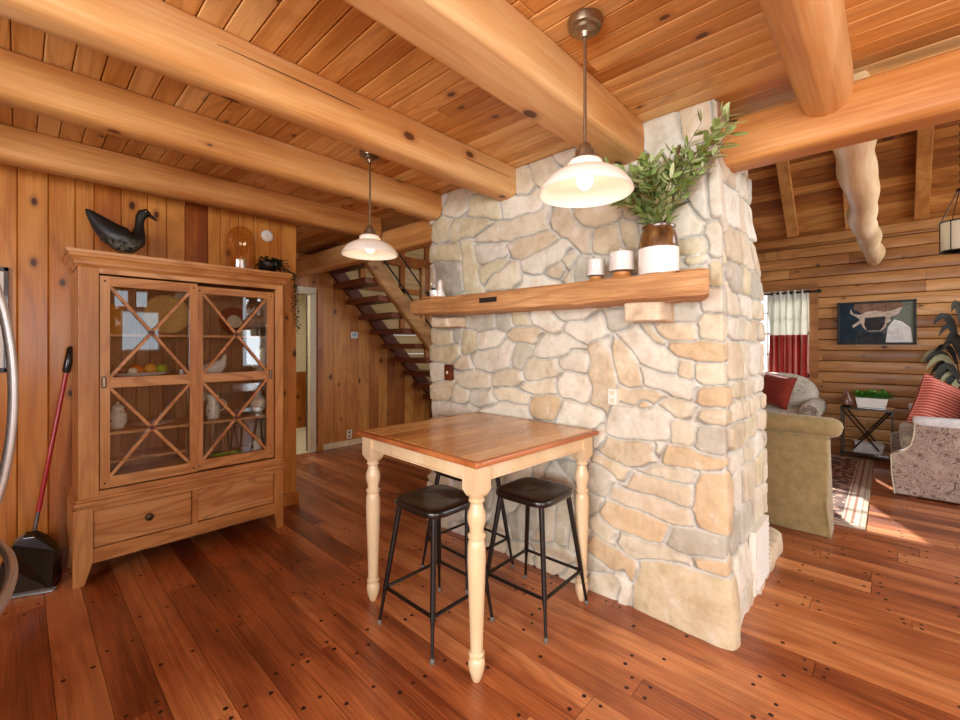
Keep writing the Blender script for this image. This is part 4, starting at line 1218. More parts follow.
# ---------------------------------------------------------------- mantel shelf and its ornaments
m = MB(); X0, X1 = -2.635, -.560; n = 60; vs = []; P_ = 16
for i in range(n + 1):
    x = X0 + (X1 - X0) * i / n
    yf = 2.022 + .010 * mnoise.noise(Vector((x * 3, 0, 1))); zt = 1.735 + .004 * mnoise.noise(Vector((x * 5, 3, 1))); zb = 1.612 + .012 * mnoise.noise(Vector((x * 2.5, 0, 5)))
    if x < -2.3: zb += .02 * (-2.3 - x) / .33
    if x > -1.25 and x < -.75: zb -= .006
    ch = .010 + .008 * abs(mnoise.noise(Vector((x * 4, 8, 1))))
    if i in (0, n): yf += .006; zt -= .004; zb += .006
    sec = [(yf + .003, zb + ch), (yf, zb + .04), (yf + .004 * mnoise.noise(Vector((x * 9, 2, 2))), (zb + zt) / 2), (yf + .002, zt - ch), (yf + .012, zt), (2.12, zt + .001), (2.29, zt), (2.29, zb + .005), (2.12, zb), (yf + .02 + ch, zb)]
    P_ = len(sec); vs += [(x - (.36 * (a - 2.02) * max(0, (i - n + 6) / 6)), a, b) for a, b in sec]
fs = []
for i in range(n):
    for j in range(P_):
        j2 = (j + 1) % P_
        fs.append((i*P_ + j2, i*P_ + j, (i+1)*P_ + j, (i+1)*P_ + j2))
fs += [list(range(P_)), [n*P_ + j for j in range(P_ - 1, -1, -1)]]
m.add(vs, fs, 0, .3)
mo = m.build('mantel_shelf', M['mantel'], smooth=True, angle=30)
tag(mo, 'long hand-hewn timber mantel shelf fixed across the stone chimney', 'mantel shelf')
m = MB(); m.box((-1.905, 2.0135, 1.668), (-1.765, 2.04, 1.698)); m.build('mortise', M['subfloor'], mo)

ck_ = thing('stoneware_crock', (-.812, 2.115, 1.737), 'brown and white glazed stoneware crock on the mantel, below the greenery', 'crock')
m = MB(); m.lathe([(.088, 0), (.092, .006), (.0925, .115), (.091, .125)], seg=40); m.build('lower_body', M['white'], ck_, smooth=True)
q = N('brown_glaze'); f1 = q.noise(q.vmap(q.coord(), (1, 1, .4)), 22, 3)
q.link(q.ramp(f1, [(.3, hexc('#3d2815')), (.6, hexc('#6d4c28')), (.8, hexc('#9a7a4c'))]), q.b.inputs['Base Color']); q.b.inputs['Roughness'].default_value = .2; q.b.inputs['Coat Weight'].default_value = .6
m = MB(); m.lathe([(.0915, .124), (.0915, .14), (.086, .175), (.078, .205), (.074, .215), (.078, .222), (.078, .232), (.07, .234), (.068, .22), (.08, .15), (0, .14)], seg=40); m.build('glazed_top', q.m, ck_, smooth=True)
q = N('sage_leaf'); a_ = q.attr('rnd').outputs['Fac']
q.link(q.ramp(a_, [(0, hexc('#7f9a50')), (.4, hexc('#9cb56a')), (.75, hexc('#b6c78c')), (.94, hexc('#c6c094')), (1, hexc('#5b3a2a'))]), q.b.inputs['Base Color'])
q.b.inputs['Roughness'].default_value = .5; q.b.inputs['Subsurface Weight'].default_value = .0
tl = q.node('ShaderNodeBsdfTranslucent'); tl.inputs[0].default_value = hexc('#a8c060'); mx = q.node('ShaderNodeMixShader'); mx.inputs[0].default_value = .2
q.link(q.b.outputs[0], mx.inputs[1]); q.link(tl.outputs[0], mx.inputs[2]); q.link(mx.outputs[0], q.n['Material Output'].inputs['Surface']); M['sage'] = q.m
M['twig'] = plain('brown_twig', '#4c2f22', .6)
gr = thing('leafy_branches', (-.812, 2.115, 1.93), 'bushy bunch of green olive-like branches standing in the stoneware crock', 'greenery')
rg = random.Random(15); fo = MB(); tw_ = MB()
for i in range(58):
    a = rg.uniform(0, 2 * PI)
    tx, ty = math.cos(a) * rg.uniform(.05, .25), -.02 + math.sin(a) * rg.uniform(.03, .15)
    L = rg.uniform(.20, .34)
    if i < 8: tx, L = rg.uniform(.20, .33), rg.uniform(.34, .44)        # long sprays to the right
    elif i < 18: tx, L = rg.uniform(-.30, -.16), rg.uniform(.28, .40)
    ty = min(ty, .10 - .2 * abs(tx)) - .03
    p0 = Vector((rg.uniform(-.03, .03), rg.uniform(-.03, .03), .0)); p3 = Vector((tx, ty, L)); p1 = p0 + Vector((tx * .15, ty * .15, L * .5))
    pts = [(p0 * (1 - t) ** 2 + p1 * 2 * t * (1 - t) + p3 * t * t) for t in [j / 12 for j in range(13)]]
    tw_.tube(pts, [.0022 - .0012 * j / 12 for j in range(13)], 5)
    for j in range(2, 13):
        d = (pts[j] - pts[j - 1]).normalized()
        for s_ in range(3 if j > 3 else 1):
            b = rg.uniform(0, 2 * PI); side = d.orthogonal().normalized(); side = Matrix.Rotation(b, 3, d) @ side
            dd = (d * .75 + side * .8).normalized()
            leaf(fo, pts[j] + d * rg.uniform(-.01, .01), dd, rg.uniform(.052, .085), rg.uniform(.019, .028), up=side, rnd=min(.93, rg.random()) if rg.random() > .05 else 1.0, droop=.1)
fo.build('leaves', M['sage'], gr, smooth=True); tw_.build('stem', M['twig'], gr)

def candle_jar(name, x, y_, r_, h, foot, lab, wax):
    root = thing(name, (x, y_, 1.737), lab, 'candle holder')
    m = MB(); m.lathe([(r_ * .75, 0), (r_ * .8, .004), (r_ * .62, foot * .6), (r_ * .66, foot)], seg=28); m.build('wooden_foot', M['oak_y'], root, smooth=True)
    m = MB(); m.lathe([(0, foot + .001), (r_ * .9, foot + .001), (r_, foot + .01), (r_, h), (r_ * .96, h), (r_ * .96, foot + .006)], seg=32)
    m.build('glass_cup', M['glass'], root, smooth=True)
    m = MB(); m.lathe([(0, foot + .006), (r_ * .9, foot + .008), (r_ * .9, foot + wax), (r_ * .4, foot + wax - .003), (0, foot + wax - .002)], seg=28); m.build('candle', M['white'], root, smooth=True)
    return root
t_ = candle_jar('glass_candle_jar', -.99, 2.10, .068, .15, .03, 'wide glass candle holder with bottle neck next to the stoneware crock', .10)
m = MB(); m.lathe([(.066, .15), (.055, .17), (.026, .185), (.024, .225), (.028, .23)], seg=28); m.build('neck', M['glass'], t_, smooth=True)
candle_jar('glass_candle_jar', -1.135, 2.10, .050, .125, .022, 'small glass candle holder, leftmost of the group around the crock', .09)
# cloche at the left end of the mantel
cc = thing('glass_cloche', (-2.43, 2.12, 1.737), 'clear glass cloche at the left end of the mantel shelf', 'cloche')
m = MB(); m.lathe([(.112, .008), (.114, .02), (.114, .12), (.105, .17), (.08, .21), (.045, .232), (.012, .238), (.012, .25), (.018, .262), (.010, .272), (0, .273)], seg=40); m.build('dome', M['glass'], cc, smooth=True)
m = MB(); m.lathe([(.12, 0), (.122, .006), (.116, .01), (0, .01)], seg=40); m.build('base', M['oak_y'], cc, smooth=True)
wp = thing('white_pot', (-2.475, 2.12, 1.748), 'tiny white pot with a green sprig, left under the glass cloche', 'pot')
m = MB(); m.lathe([(.022, 0), (.03, .055), (.027, .055), (.02, .045), (0, .045)], seg=20); m.build('pot', M['white'], wp, smooth=True)
rg = random.Random(4); m = MB()
for i in range(26):
    a = rg.uniform(0, 2 * PI); leaf(m, Vector((0, 0, .045)), Vector((math.cos(a) * .5, math.sin(a) * .5, rg.uniform(.6, 2))), rg.uniform(.03, .06), .01, rnd=.2)
m.build('sprig', M['dark_leaf'], wp)
sb = thing('white_bell', (-2.375, 2.10, 1.748), 'small white bell shaped figurine, right under the glass cloche', 'figurine')
m = MB(); m.lathe([(.03, 0), (.04, .0), (.036, .02), (.022, .045), (.016, .075), (.02, .09), (.016, .11), (.005, .125), (0, .126)], seg=24); m.build('body', M['white'], sb, smooth=True)

# switch and outlets
sw = thing('light_switch', (-2.463, 2.262, 1.19), 'brown wooden light switch plate on the left edge of the stone chimney', 'light switch')
m = MB(); m.box((-.038, -.012, -.06), (.038, .02, .06)); m.build('plate', M['tread'], sw, bevel=.004)
m = MB(); m.box((-.006, -.022, -.011), (.006, -.01, .011)); m.build('toggle', M['cream'], sw, bevel=.002)
ol = thing('wall_outlet', (-1.115, 2.258, 1.115), 'white outlet plate set among the chimney stones above the table corner', 'outlet')
m = MB(); m.box((-.025, -.012, -.045), (.025, .03, .045)); m.build('plate', M['white_paint'], ol, bevel=.003)
m = MB(); m.box((-.012, -.0135, .01), (.012, -.01, .032)); m.box((-.012, -.0135, -.032), (.012, -.01, -.01)); m.build('socket', M['cream_paint'], ol)
o2 = thing('wall_outlet', (-5.5, 3.17, .155), 'pale outlet plate low on the under-stair panelling', 'outlet')
m = MB(); m.box((0, -.04, -.06), (.008, .04, .06)); m.build('plate', M['cream_paint'], o2, bevel=.002)
m = MB(); m.box((.007, -.014, .012), (.0095, .014, .04)); m.box((.007, -.014, -.04), (.0095, .014, -.012)); m.build('socket', M['tread'], o2)
th_ = thing('thermostat', (-5.5, 3.24, 1.54), 'small white thermostat on the under-stair panelling', 'thermostat')
m = MB(); m.box((0, -.055, -.045), (.022, .055, .045)); m.build('housing', M['white_paint'], th_, bevel=.004)
m = MB(); m.box((.021, -.035, -.02), (.0235, .035, .025)); m.build('screen', plain('lcd', '#9fb4c4', .2), th_)
vg = thing('vent_grille', (-.545, 2.88, .05), 'white louvred vent grille low on the side of the stone chimney', 'vent')
m = MB(); hh = .34; ww = .17
m.box((0, -ww, 0), (.022, -ww + .02, hh)); m.box((0, ww - .02, 0), (.022, ww, hh)); m.box((0, -ww + .0201, .0001), (.0219, ww - .0201, .02)); m.box((0, -ww + .0201, hh - .02), (.0219, ww - .0201, hh - .0001)); m.box((-.01, -ww, 0), (-.0005, ww, hh))
m.build('frame', M['white_paint'], vg)
for i in range(11):
    m = MB(); m.obox((.020, 0, .036 + i * .027), (.026, 2 * ww - .045, .004), roty(R(38))); m.build('louvre', M['white_paint'], vg)
# ---------------------------------------------------------------- staircase
sc_ = thing('staircase', (-5.0, 4.9, 0), 'open wooden staircase rising behind the chimney along the far panelled hall wall', 'staircase')
o0 = (-5.0, 4.9, 0)
def stringer(x0, x1, mat, h, name, z_top=3.3, up=.0):
    m = MB()
    ya = 2.79 - (z_top - 2.46) / 1.055; yb = 5.05
    m.prism([(yb, max(0, SZ(yb)) + up), (ya, SZ(ya) + up), (ya, SZ(ya) + h), (yb, max(0, SZ(yb)) + h)], 'x', x0, x1, 0, .4)
    return m.build(name, mat, sc_, o0, bevel=.03 if h > .25 else .005, segs=4, smooth=True)
M['dark_wood'] = wood('dark_stair_wood', '#4a220e', '#6a3416', '#83451f', 'y', rings=.2, rough=.45, tone=.2)
stringer(-5.498, -5.45, M['dark_wood'], .24, 'wall_stringer')
stringer(-4.66, -4.56, M['stringer'], .27, 'outer_stringer')
z = .205
i = 0
while z < 3.1:
    yb_ = 2.79 - (z - 2.46 - .03) / 1.055
    m = MB(); m.box((-5.45, yb_ - .13, z - .075), (-4.66, yb_ + .15, z - .005), 0, (i * .37) % 1)
    m.build('tread', M['tread'], sc_, o0, bevel=.006)
    z += .203; i += 1
rl = MB()
rl.tube([(-4.6, 2.2, SZ(2.2) + .36), (-4.6, 4.9, SZ(4.9) + .36)], .011, 8)
rl.build('lower_rail', M['black'], sc_, o0)
rl = MB(); rl.tube([(-4.6, 2.2, SZ(2.2) + .72), (-4.6, 4.9, SZ(4.9) + .72)], .011, 8)
rl.build('hand_rail', M['black'], sc_, o0)
for yy in (2.95, 3.75, 4.6):
    m = MB(); m.box((-4.64, yy - .03, SZ(yy) + .2), (-4.58, yy + .03, SZ(yy) + 1.0), 0, .3); m.build('rail_post', M['stringer'], sc_, o0, bevel=.005)
# framing of the stairwell on the far wall
sf = MB()
for yy in (3.35, 4.05, 4.55, 5.1): sf.box((-5.55, yy, SZ(yy) + .5), (-5.50, yy + .09, 3.4), 0, yy % 1)
sf.box((-5.55, 2.8, 2.62), (-5.49, 6.5, 2.78), 0, .4); sf.box((-5.55, 3.0, 2.20), (-5.50, 6.5, 2.28), 0, .7)
struct(sf.build('trim_3', M['wall_hall'], bevel=.005))

# ---------------------------------------------------------------- lobby dustpan with long handle, beside the cabinet
dp = thing('dustpan', (-3.66, .055, 0), 'black long-handled dustpan with red pole standing left of the display cabinet', 'dustpan')
m = MB()
rot = rotz(R(-20))
# scoop: back wall, flared hood and floor plate
vs = []
sec = [(-.145, .155), (-.13, .20), (-.08, .27), (-.03, .305), (.03, .305), (.08, .27), (.13, .20), (.145, .155)]
outl = [(-.15, .0)] + [(a, b) for a, b in sec] + [(.15, .0)]
n = len(outl)
for (dx, s_) in ((0, 1), (.05, .97)):
    for a, b in outl: vs.append((-.02 + dx * (1 if b > .02 else 3.2) + (.02 if b > .2 else 0), a * s_, b * (1 if dx == 0 else .93) + .006))
fs = [(i, i + 1, n + i + 1, n + i) for i in range(n - 1)] + [list(range(n))[::-1], list(range(n, 2 * n))]
m.add([tuple(rot @ Vector(v)) for v in vs], fs)
m.add([tuple(rot @ Vector(v)) for v in [(-.02, -.15, .0), (.16, -.155, .0), (.16, .155, .0), (-.02, .15, .0), (-.02, -.15, .008), (.16, -.155, .006), (.16, .155, .006), (-.02, .15, .008)]], [(0,3,2,1),(4,5,6,7),(0,1,5,4),(1,2,6,5),(2,3,7,6),(3,0,4,7)])
m.v = [(a, b * .86, c) for a, b, c in m.v]
m.build('scoop', M['black_plastic'], dp, bevel=.004)
m = MB(); m.box((.135, -.15, .006), (.165, .15, .016)); o = m.build('edge_strip', plain('grey_plastic', '#8c9494', .4), dp); o.rotation_euler = (0, 0, R(-20))
pa, pb = Vector((-.02, .01, .30)), Vector((-.10, .175, 1.39))
m = MB(); m.tube([pa, pa.lerp(pb, .11)], .010, 10); m.build('pole_socket', plain('steel_grey', '#7c7f80', .3, .8), dp, smooth=True)
m = MB(); m.tube([pa.lerp(pb, .10), pa.lerp(pb, .86)], .0115, 12); m.build('pole', M['red'], dp, smooth=True)
m = MB(); m.tube([pa.lerp(pb, .85), pa.lerp(pb, .86), pa.lerp(pb, .99), pb], [.015, .021, .020, .013], 14); m.build('grip', M['black_plastic'], dp, smooth=True)

# ---------------------------------------------------------------- refrigerator just out of view, only its handles reach into the picture
fr = thing('refrigerator', (-1.85, -.47, 0), 'steel refrigerator at the edge of the room, only its curved handles in view', 'refrigerator')
o0 = (-1.85, -.47, 0)
m = MB(); m.box((-2.30, -.86, .02), (-1.40, -.145, 1.80)); m.build('body', M['fridge'], fr, o0, bevel=.01)
for xa, xb in ((-2.30, -1.853), (-1.847, -1.40)):
    m = MB(); m.box((xa, -.145, .83), (xb, -.09, 1.795)); d_ = m.build('door', M['fridge'], fr, o0, bevel=.012)
    hx = -1.80 if xb > -1.5 else -1.90
    pts = []
    for i in range(25):
        t = i / 24; pts.append((hx, -.098 + .088 * (math.sin(PI * t) ** .5), .86 + t * .80))
    m = MB(); m.tube(pts, [(.011, .013)] * 25, 16, up=(1, 0, 0)); m.build('handle', M['steel'], d_, o0, smooth=True)
m = MB(); m.box((-2.30, -.145, .04), (-1.40, -.09, .815)); dr = m.build('freezer_drawer', M['fridge'], fr, o0, bevel=.012)
pts = [(-2.22 + .74 * i / 24, -.098 + .085 * math.sin(PI * i / 24) ** .5, .745) for i in range(25)]
m = MB(); m.tube(pts, [(.013, .015)] * 25, 14); m.build('handle', M['steel'], dr, o0, smooth=True)

# framed picture on the panelled wall beside the refrigerator
pf = thing('framed_print', (-3.828, -.20, 1.55), 'black framed print on the panelled wall, seen behind the steel handle', 'picture')
m = MB()
for a in ((-.16, -.31, .16, -.285), (-.16, .285, .16, .31)): m.box((0, a[0], a[1]), (.022, a[2], a[3]))
m.box((0, -.16, -.31), (.022, -.14, .31)); m.box((0, .14, -.31), (.022, .16, .31)); m.build('frame', M['black_plastic'], pf, bevel=.002)
m = MB(); m.box((0, -.15, -.30), (.008, .15, .30)); m.build('print', M['white_paint'], pf)
m = MB(); m.box((.0085, -.11, -.24), (.0095, .115, .08)); m.build('image', M['black_plastic'], pf)

# ---------------------------------------------------------------- living room
def fabric(name, c1, c2, scale=14, rough=.9, bump=.15, swirl=False, c3=None):
    q = N(name); co = q.coord()
    if swirl:
        nz_ = q.noise(co, scale * .55, 2, .5, 1.6)
        band = q.math('ABSOLUTE', q.math('SINE', q.math('MULTIPLY', nz_, 34)))
        v = q.node('ShaderNodeTexVoronoi'); v.inputs['Scale'].default_value = scale; q.link(co, v.inputs['Vector'])
        f = q.math('MULTIPLY', q.rng(band, .25, .6), q.rng(v.outputs['Distance'], .1, .35))
        col = q.mix(f, hexc(c2), hexc(c1))
        if c3: col = q.mix(q.rng(q.noise(co, scale * .3, 2), .52, .66, 0, .6), col, hexc(c3))
    else:
        f = q.noise(co, scale, 4, .6); col = q.ramp(f, [(.3, hexc(c1)), (.7, hexc(c2))])
    q.link(col, q.b.inputs['Base Color']); q.b.inputs['Roughness'].default_value = rough
    q.b.inputs['Sheen Weight'].default_value = .3; q.b.inputs['Specular IOR Level'].default_value = .2
    q.bump(q.noise(co, 300, 2), bump, .002)
    return q.m
M['olive'] = fabric('olive_chenille', '#8a7a50', '#a28f64', 18)
M['paisley'] = fabric('paisley_taupe', '#a8978a', '#6f5d55', 13, swirl=True, c3='#b8ab9c')
M['floral'] = fabric('pale_floral', '#c9c4b2', '#9b9484', 11, swirl=True, c3='#d9d6c8')
M['piping'] = fabric('light_piping', '#bdb39a', '#cfc6ae', 30)
M['white_fabric'] = fabric('pale_cloth_arm_sunlight', '#c6ccd0', '#dfe3e4', 20)  # pale cloth; on the loveseat arms it paints sunlight
M['red_fabric'] = fabric('brick_red_cloth', '#7f2c1e', '#963a29', 25)
q = N('striped_red_cloth'); sx_ = q.node('ShaderNodeSeparateXYZ'); q.link(q.coord(), sx_.inputs[0])
st_ = q.rng(q.math('SINE', q.math('MULTIPLY', q.math('ADD', sx_.outputs[2], q.math('MULTIPLY', sx_.outputs[1], .25)), 230)), .3, .8)
q.link(q.mix(st_, hexc('#a84036'), hexc('#d09a88')), q.b.inputs['Base Color']); q.b.inputs['Roughness'].default_value = .9; M['stripe'] = q.m

# olive club chair, its rolled back toward the kitchen
oc = thing('club_chair', (-.77, 4.45, 0), 'olive green armchair seen from behind, with a rolled back and skirt', 'armchair')
o0 = (-.77, 4.45, 0)
xl, xr = -1.22, -.325
m = MB()
vs = []; prof = [(4.02, .0), (4.035, .12), (4.05, .45), (4.055, .74), (4.16, .78), (4.20, .45), (4.22, .0)]
m.add([(x + (.02 * (1 if x > -.7 else -1) if z < .1 else 0), y_, z) for x in (xl, xr) for y_, z in prof], [list(range(6, -1, -1)), list(range(7, 14))] + [(i, (i + 1) % 7, 7 + (i + 1) % 7, 7 + i) for i in range(7)])
m.build('back', M['olive'], oc, o0, bevel=.015, segs=3, smooth=True)
m = MB()
pts = [(xl - .06 + .0, 4.10, .792)] + [(xl - .05 + (xr - xl + .10 + .02) * t, 4.10, .792) for t in (0.0, .02, .05, .2, .5, .8, .95, .98, 1)] + [(xr + .078, 4.10, .79)]
m.tube(pts, [.02, .045, .062, .072, .076, .078, .076, .072, .060, .042, .015], 24); m.build('rolled_top', M['olive'], oc, o0, smooth=True)
m = MB(); m.tube([(xl, 4.048, .712), (xr + .01, 4.048, .712)], .006, 8); m.build('piping', M['olive'], oc, o0)
for sx, xa in ((-1, xl), (1, xr)):
    m = MB(); m.soft((xa - sx * .17, 4.50, .31), (.15, .76, .62), .25); m.tube([(xa - sx * .16, 4.12, .62), (xa - sx * .16, 4.2, .625), (xa - sx * .16, 4.85, .60), (xa - sx * .16, 4.92, .60)], [.03, .075, .075, .05], 20)
    m.build('arm', M['olive'], oc, o0, smooth=True)
m = MB(); m.soft((-.77, 4.56, .43), (.50, .68, .20), .35); m.build('seat_cushion', M['olive'], oc, o0, smooth=True)
m = MB(); m.box((xl + .12, 4.2, .04), (xr - .12, 4.86, .34)); m.build('base', M['olive'], oc, o0, bevel=.02)
m = MB()
for yy0, yy1 in ((4.02, 4.55), (4.57, 4.92)):
    m.add([(xr + .016 - (yy0 - 4.02) * .13, yy0, .0), (xr + .016 - (yy1 - 4.02) * .13, yy1, .0), (xr - .015 - (yy1 - 4.02) * .13, yy1, .26), (xr - .01 - (yy0 - 4.02) * .13, yy0, .26), (xr + .006 - (yy0 - 4.02) * .13, yy0, 0), (xr + .004 - (yy1 - 4.02) * .13, yy1, 0), (xr - .03 - (yy1 - 4.02) * .13, yy1, .26), (xr - .02 - (yy0 - 4.02) * .13, yy0, .26)], [(0,1,2,3),(7,6,5,4),(0,4,5,1),(3,2,6,7),(0,3,7,4),(1,5,6,2)])
m.build('side_skirt', M['olive'], oc, o0)

# pale floral sofa under the window
fs_ = thing('floral_sofa', (-1.45, 7.05, 0), 'pale floral sofa with rolled arms below the curtained window', 'sofa'); o0 = (-1.45, 7.05, 0)
m = MB(); m.box((-2.25, 6.66, .04), (-.66, 7.5, .42)); m.build('base', M['floral'], fs_, o0, bevel=.03, segs=3)
def fn(p): return Vector((p.x, p.y, p.z - (.10 * max(0, (p.x - .45) / .35) ** 2)))
m = MB(); m.soft((-1.50, 7.36, .68), (1.62, .30, .66), .38, fn=fn, nu=48); m.build('back', M['floral'], fs_, o0, smooth=True)
for xa in (-2.24, -.72):
    m = MB(); s_ = 1 if xa > -1 else -1
    m.soft((xa - s_ * .03, 7.02, .32), (.16, .74, .62), .25)
    m.tube([(xa, 6.64, .575), (xa, 6.66, .575), (xa, 7.35, .59), (xa, 7.42, .59)], [.09, .11, .115, .06], 28)
    am = m.build('arm', M['floral'], fs_, o0, smooth=True)
    pts = [(xa + .085 * (1 - i / 60) * math.cos(i * .36) * 1.0, 6.634, .575 + .085 * (1 - i / 60) * math.sin(i * .36)) for i in range(44)]
    mm = MB(); mm.tube(pts, .006, 6, up=(0, 1, 0)); mm.build('scroll_welt', M['paisley'], am, o0, smooth=True)
for i in range(2):
    m = MB(); m.soft((-1.86 + i * .74, 6.95, .475), (.73, .62, .17), .35); m.build('seat_cushion', M['floral'], fs_, o0, smooth=True)
def pillow(name, c, size, rot, mat, lab, welt=None):
    root = thing(name, c, lab, 'pillow'); root.rotation_euler = rot
    m = MB(); w, h, t = size; n = 20; vs = []
    for s_ in (1, -1):
        for i in range(n + 1):
            for j in range(n + 1):
                u, v = -1 + 2 * i / n, -1 + 2 * j / n
                b = (max(0, 1 - u ** 4) * max(0, 1 - v ** 4)) ** .5
                pinch = 1 - .09 * (1 - abs(u) ** 2 * abs(v) ** 2) * 1.0
                vs.append((u * w / 2 * (1 - .07 * (1 - v * v)), s_ * t / 2 * b, v * h / 2 * (1 - .07 * (1 - u * u))))
    fs = []; K = (n + 1) ** 2
    for s_ in (0, 1):
        for i in range(n):
            for j in range(n):
                a = s_ * K + i * (n + 1) + j; f = (a, a + 1, a + n + 2, a + n + 1)
                fs.append(f if s_ == 0 else f[::-1])
    m.add(vs, fs); m.build('cover', mat, root, smooth=True, angle=80)
    if welt:
        e = [(-1, -1), (1, -1), (1, 1), (-1, 1)]; pts = []
        for a in range(4):
            (x0, z0), (x1, z1) = e[a], e[(a + 1) % 4]
            for t_ in range(8):
                t2 = t_ / 8; u, v = x0 + (x1 - x0) * t2, z0 + (z1 - z0) * t2
                pts.append((u * w / 2 * (1 - .07 * (1 - v * v)), 0, v * h / 2 * (1 - .07 * (1 - u * u))))
        m = MB(); m.tube(pts, .006, 6, closed=True); m.build('welt', welt, root, smooth=True)
    return root
pillow('throw_pillow', (-1.12, 6.98, .79), (.44, .44, .17), (R(-14), R(8), R(-28)), M['red_fabric'], 'solid brick red pillow on the pale floral sofa', M['red_fabric'])

# paisley loveseat on the right, side panel toward us
lv = thing('paisley_loveseat', (.75, 6.2, 0), 'taupe paisley loveseat at the right edge, its side panel facing the kitchen', 'loveseat'); o0 = (.75, 6.2, 0)
def arm(y0, y1, nm='arm'):
    prof = [(.035, .02), (.015, .20), (.01, .38), (.05, .395), (.10, .425), (.14, .48), (.16, .56), (.165, .64), (.17, .70), (1.05, .70), (1.05, .02)]
    m = MB(); m.prism(prof, 'y', y0, y1); a = m.build(nm, M['paisley'], lv, o0, bevel=.012, segs=2)
    m = MB(); m.soft((.61, (y0 + y1) / 2, .705), (.92, (y1 - y0) + .03, .075), .3); m.build('sunlit_arm_top', M['white_fabric'], a, o0, smooth=True)  # pad coloured pale for the sunlight on the arm top
    m = MB(); m.tube([(x - .003, y0 - .003, z) for x, z in prof[:9]], .006, 6); m.build('piping', M['piping'], a, o0)
arm(5.60, 5.74); arm(6.86, 7.0)
m = MB(); m.box((.10, 5.74, .03), (1.05, 6.86, .38)); m.build('base', M['paisley'], lv, o0, bevel=.015)
m = MB(); m.soft((.46, 6.3, .465), (.78, 1.10, .19), .3); m.build('seat_cushion', M['floral'], lv, o0, smooth=True)
m = MB(); m.soft((.95, 6.3, .72), (.28, 1.34, .66), .35); m.build('back_rest', M['paisley'], lv, o0, smooth=True)
for yy in (5.68, 6.93):
    m = MB(); m.box((.12, yy - .03, 0), (.18, yy + .03, .03)); m.build('foot', M['dark_wood'], lv, o0)
pillow('throw_pillow', (.36, 5.98, .80), (.50, .50, .20), (R(-6), R(24), R(38)), M['stripe'], 'red and cream striped pillow leaning at the front of the paisley loveseat', M['stripe'])
pillow('throw_pillow', (.62, 5.90, .81), (.46, .44, .18), (R(0), R(10), R(60)), M['paisley'], 'taupe patterned pillow behind the striped one on the paisley loveseat', M['piping'])

# rug
q = N('oriental_rug'); g = q.node('ShaderNodeTexCoord').outputs['Generated']; sx_ = q.node('ShaderNodeSeparateXYZ'); q.link(g, sx_.inputs[0])
def edge(sock, L):
    a = q.math('MULTIPLY', sock, L); b = q.math('MULTIPLY', q.math('SUBTRACT', 1.0, sock), L); return q.math('MINIMUM', a, b)
ed = q.math('MULTIPLY', q.math('MINIMUM', edge(sx_.outputs[0], 1.9), edge(sx_.outputs[1], 2.75)), 1.7)
v = q.node('ShaderNodeTexVoronoi'); v.inputs['Scale'].default_value = 16; q.link(q.coord(), v.inputs['Vector'])
n1_ = q.noise(q.coord(), 26, 3, .7, 1.5)
field = q.ramp(q.math('ADD', v.outputs['Distance'], q.math('MULTIPLY', n1_, .6)), [(.25, hexc('#7a3a30')), (.45, hexc('#a06055')), (.6, hexc('#b99a86')), (.8, hexc('#5c4038'))])
bord = q.ramp(ed, [(0, hexc('#b9ac98')), (.05, hexc('#8f7e70')), (.065, hexc('#c9bfae')), (.12, hexc('#96604f')), (.15, hexc('#c4b7a4')), (.2, hexc('#a07466')), (.23, hexc('#c9bfae'))], 'CONSTANT')
q.link(q.mix(q.rng(ed, .245, .25), q.mix(.25, bord, field), field), q.b.inputs['Base Color']); q.b.inputs['Roughness'].default_value = .95; q.bump(n1_, .2, .003)
m = MB(); m.box((-2.05, 4.37, 0.001), (-.135, 7.1, .012)); tag(m.build('area_rug', q.m, bevel=.003), 'faded red and cream bordered rug on the living room floor beside the olive chair', 'rug')

# metal side table with its things
ct = thing('side_table', (-.21, 7.22, 0), 'black metal side table with crossed bars against the log wall', 'side table'); o0 = (-.21, 7.22, 0)
M['smoke'] = plain('dark_glass_top', '#2b2623', .1, coat=.6)
m = MB(); m.box((-.45, 7.02, .622), (.03, 7.42, .634)); m.build('tabletop', M['smoke'], ct, o0, bevel=.002)
m = MB()
for zz, nm_ in ((.618, 'top_frame'), (.07, 'bottom_frame')):
    m = MB()
    for yy in (7.03, 7.41): m.bar((-.45, yy, zz), (.03, yy, zz), .018, .02)
    for xx in (-.445, .025): m.bar((xx, 7.03, zz), (xx, 7.41, zz), .018, .02)
    m.build(nm_, M['black'], ct, o0)
for yy in (7.03, 7.41):
    for xa, xb in ((-.44, .02), (.02, -.44)):
        m = MB(); m.tube([(xa, yy, .615), (xa + (xb - xa) * .5, yy + .006, .20), (xb - (xb - xa) * .06, yy, .62)] if False else [(xa, yy, .615), (xa * .25 + xb * .75, yy + (.008 if xa < xb else -.004), .13)], .009, 8); m.build('cross_bar', M['black'], ct, o0)
for xx in (-.44, .02):
    for yy in (7.035, 7.405):
        m = MB(); m.box((xx - .008, yy - .008, 0), (xx + .008, yy + .008, .62)); m.build('leg', M['black'], ct, o0)
m = MB(); m.box((-.45, 7.02, .075), (.03, 7.42, .085)); m.build('lower_shelf', M['smoke'], ct, o0)
bk = thing('magazine_stack', (-.19, 7.16, .086), 'pale stack of magazines on the lower shelf of the side table', 'magazines')
m = MB()
for i in range(5): m.obox((0, 0, .012 + i * .024), (.26, .2, .022), rotz(R(-4 + i * 3)))
m.build('covers', M['white_fabric'], bk)
vz = thing('brown_vase', (-.395, 7.15, .635), 'small pointed brown vase on the metal side table', 'vase')
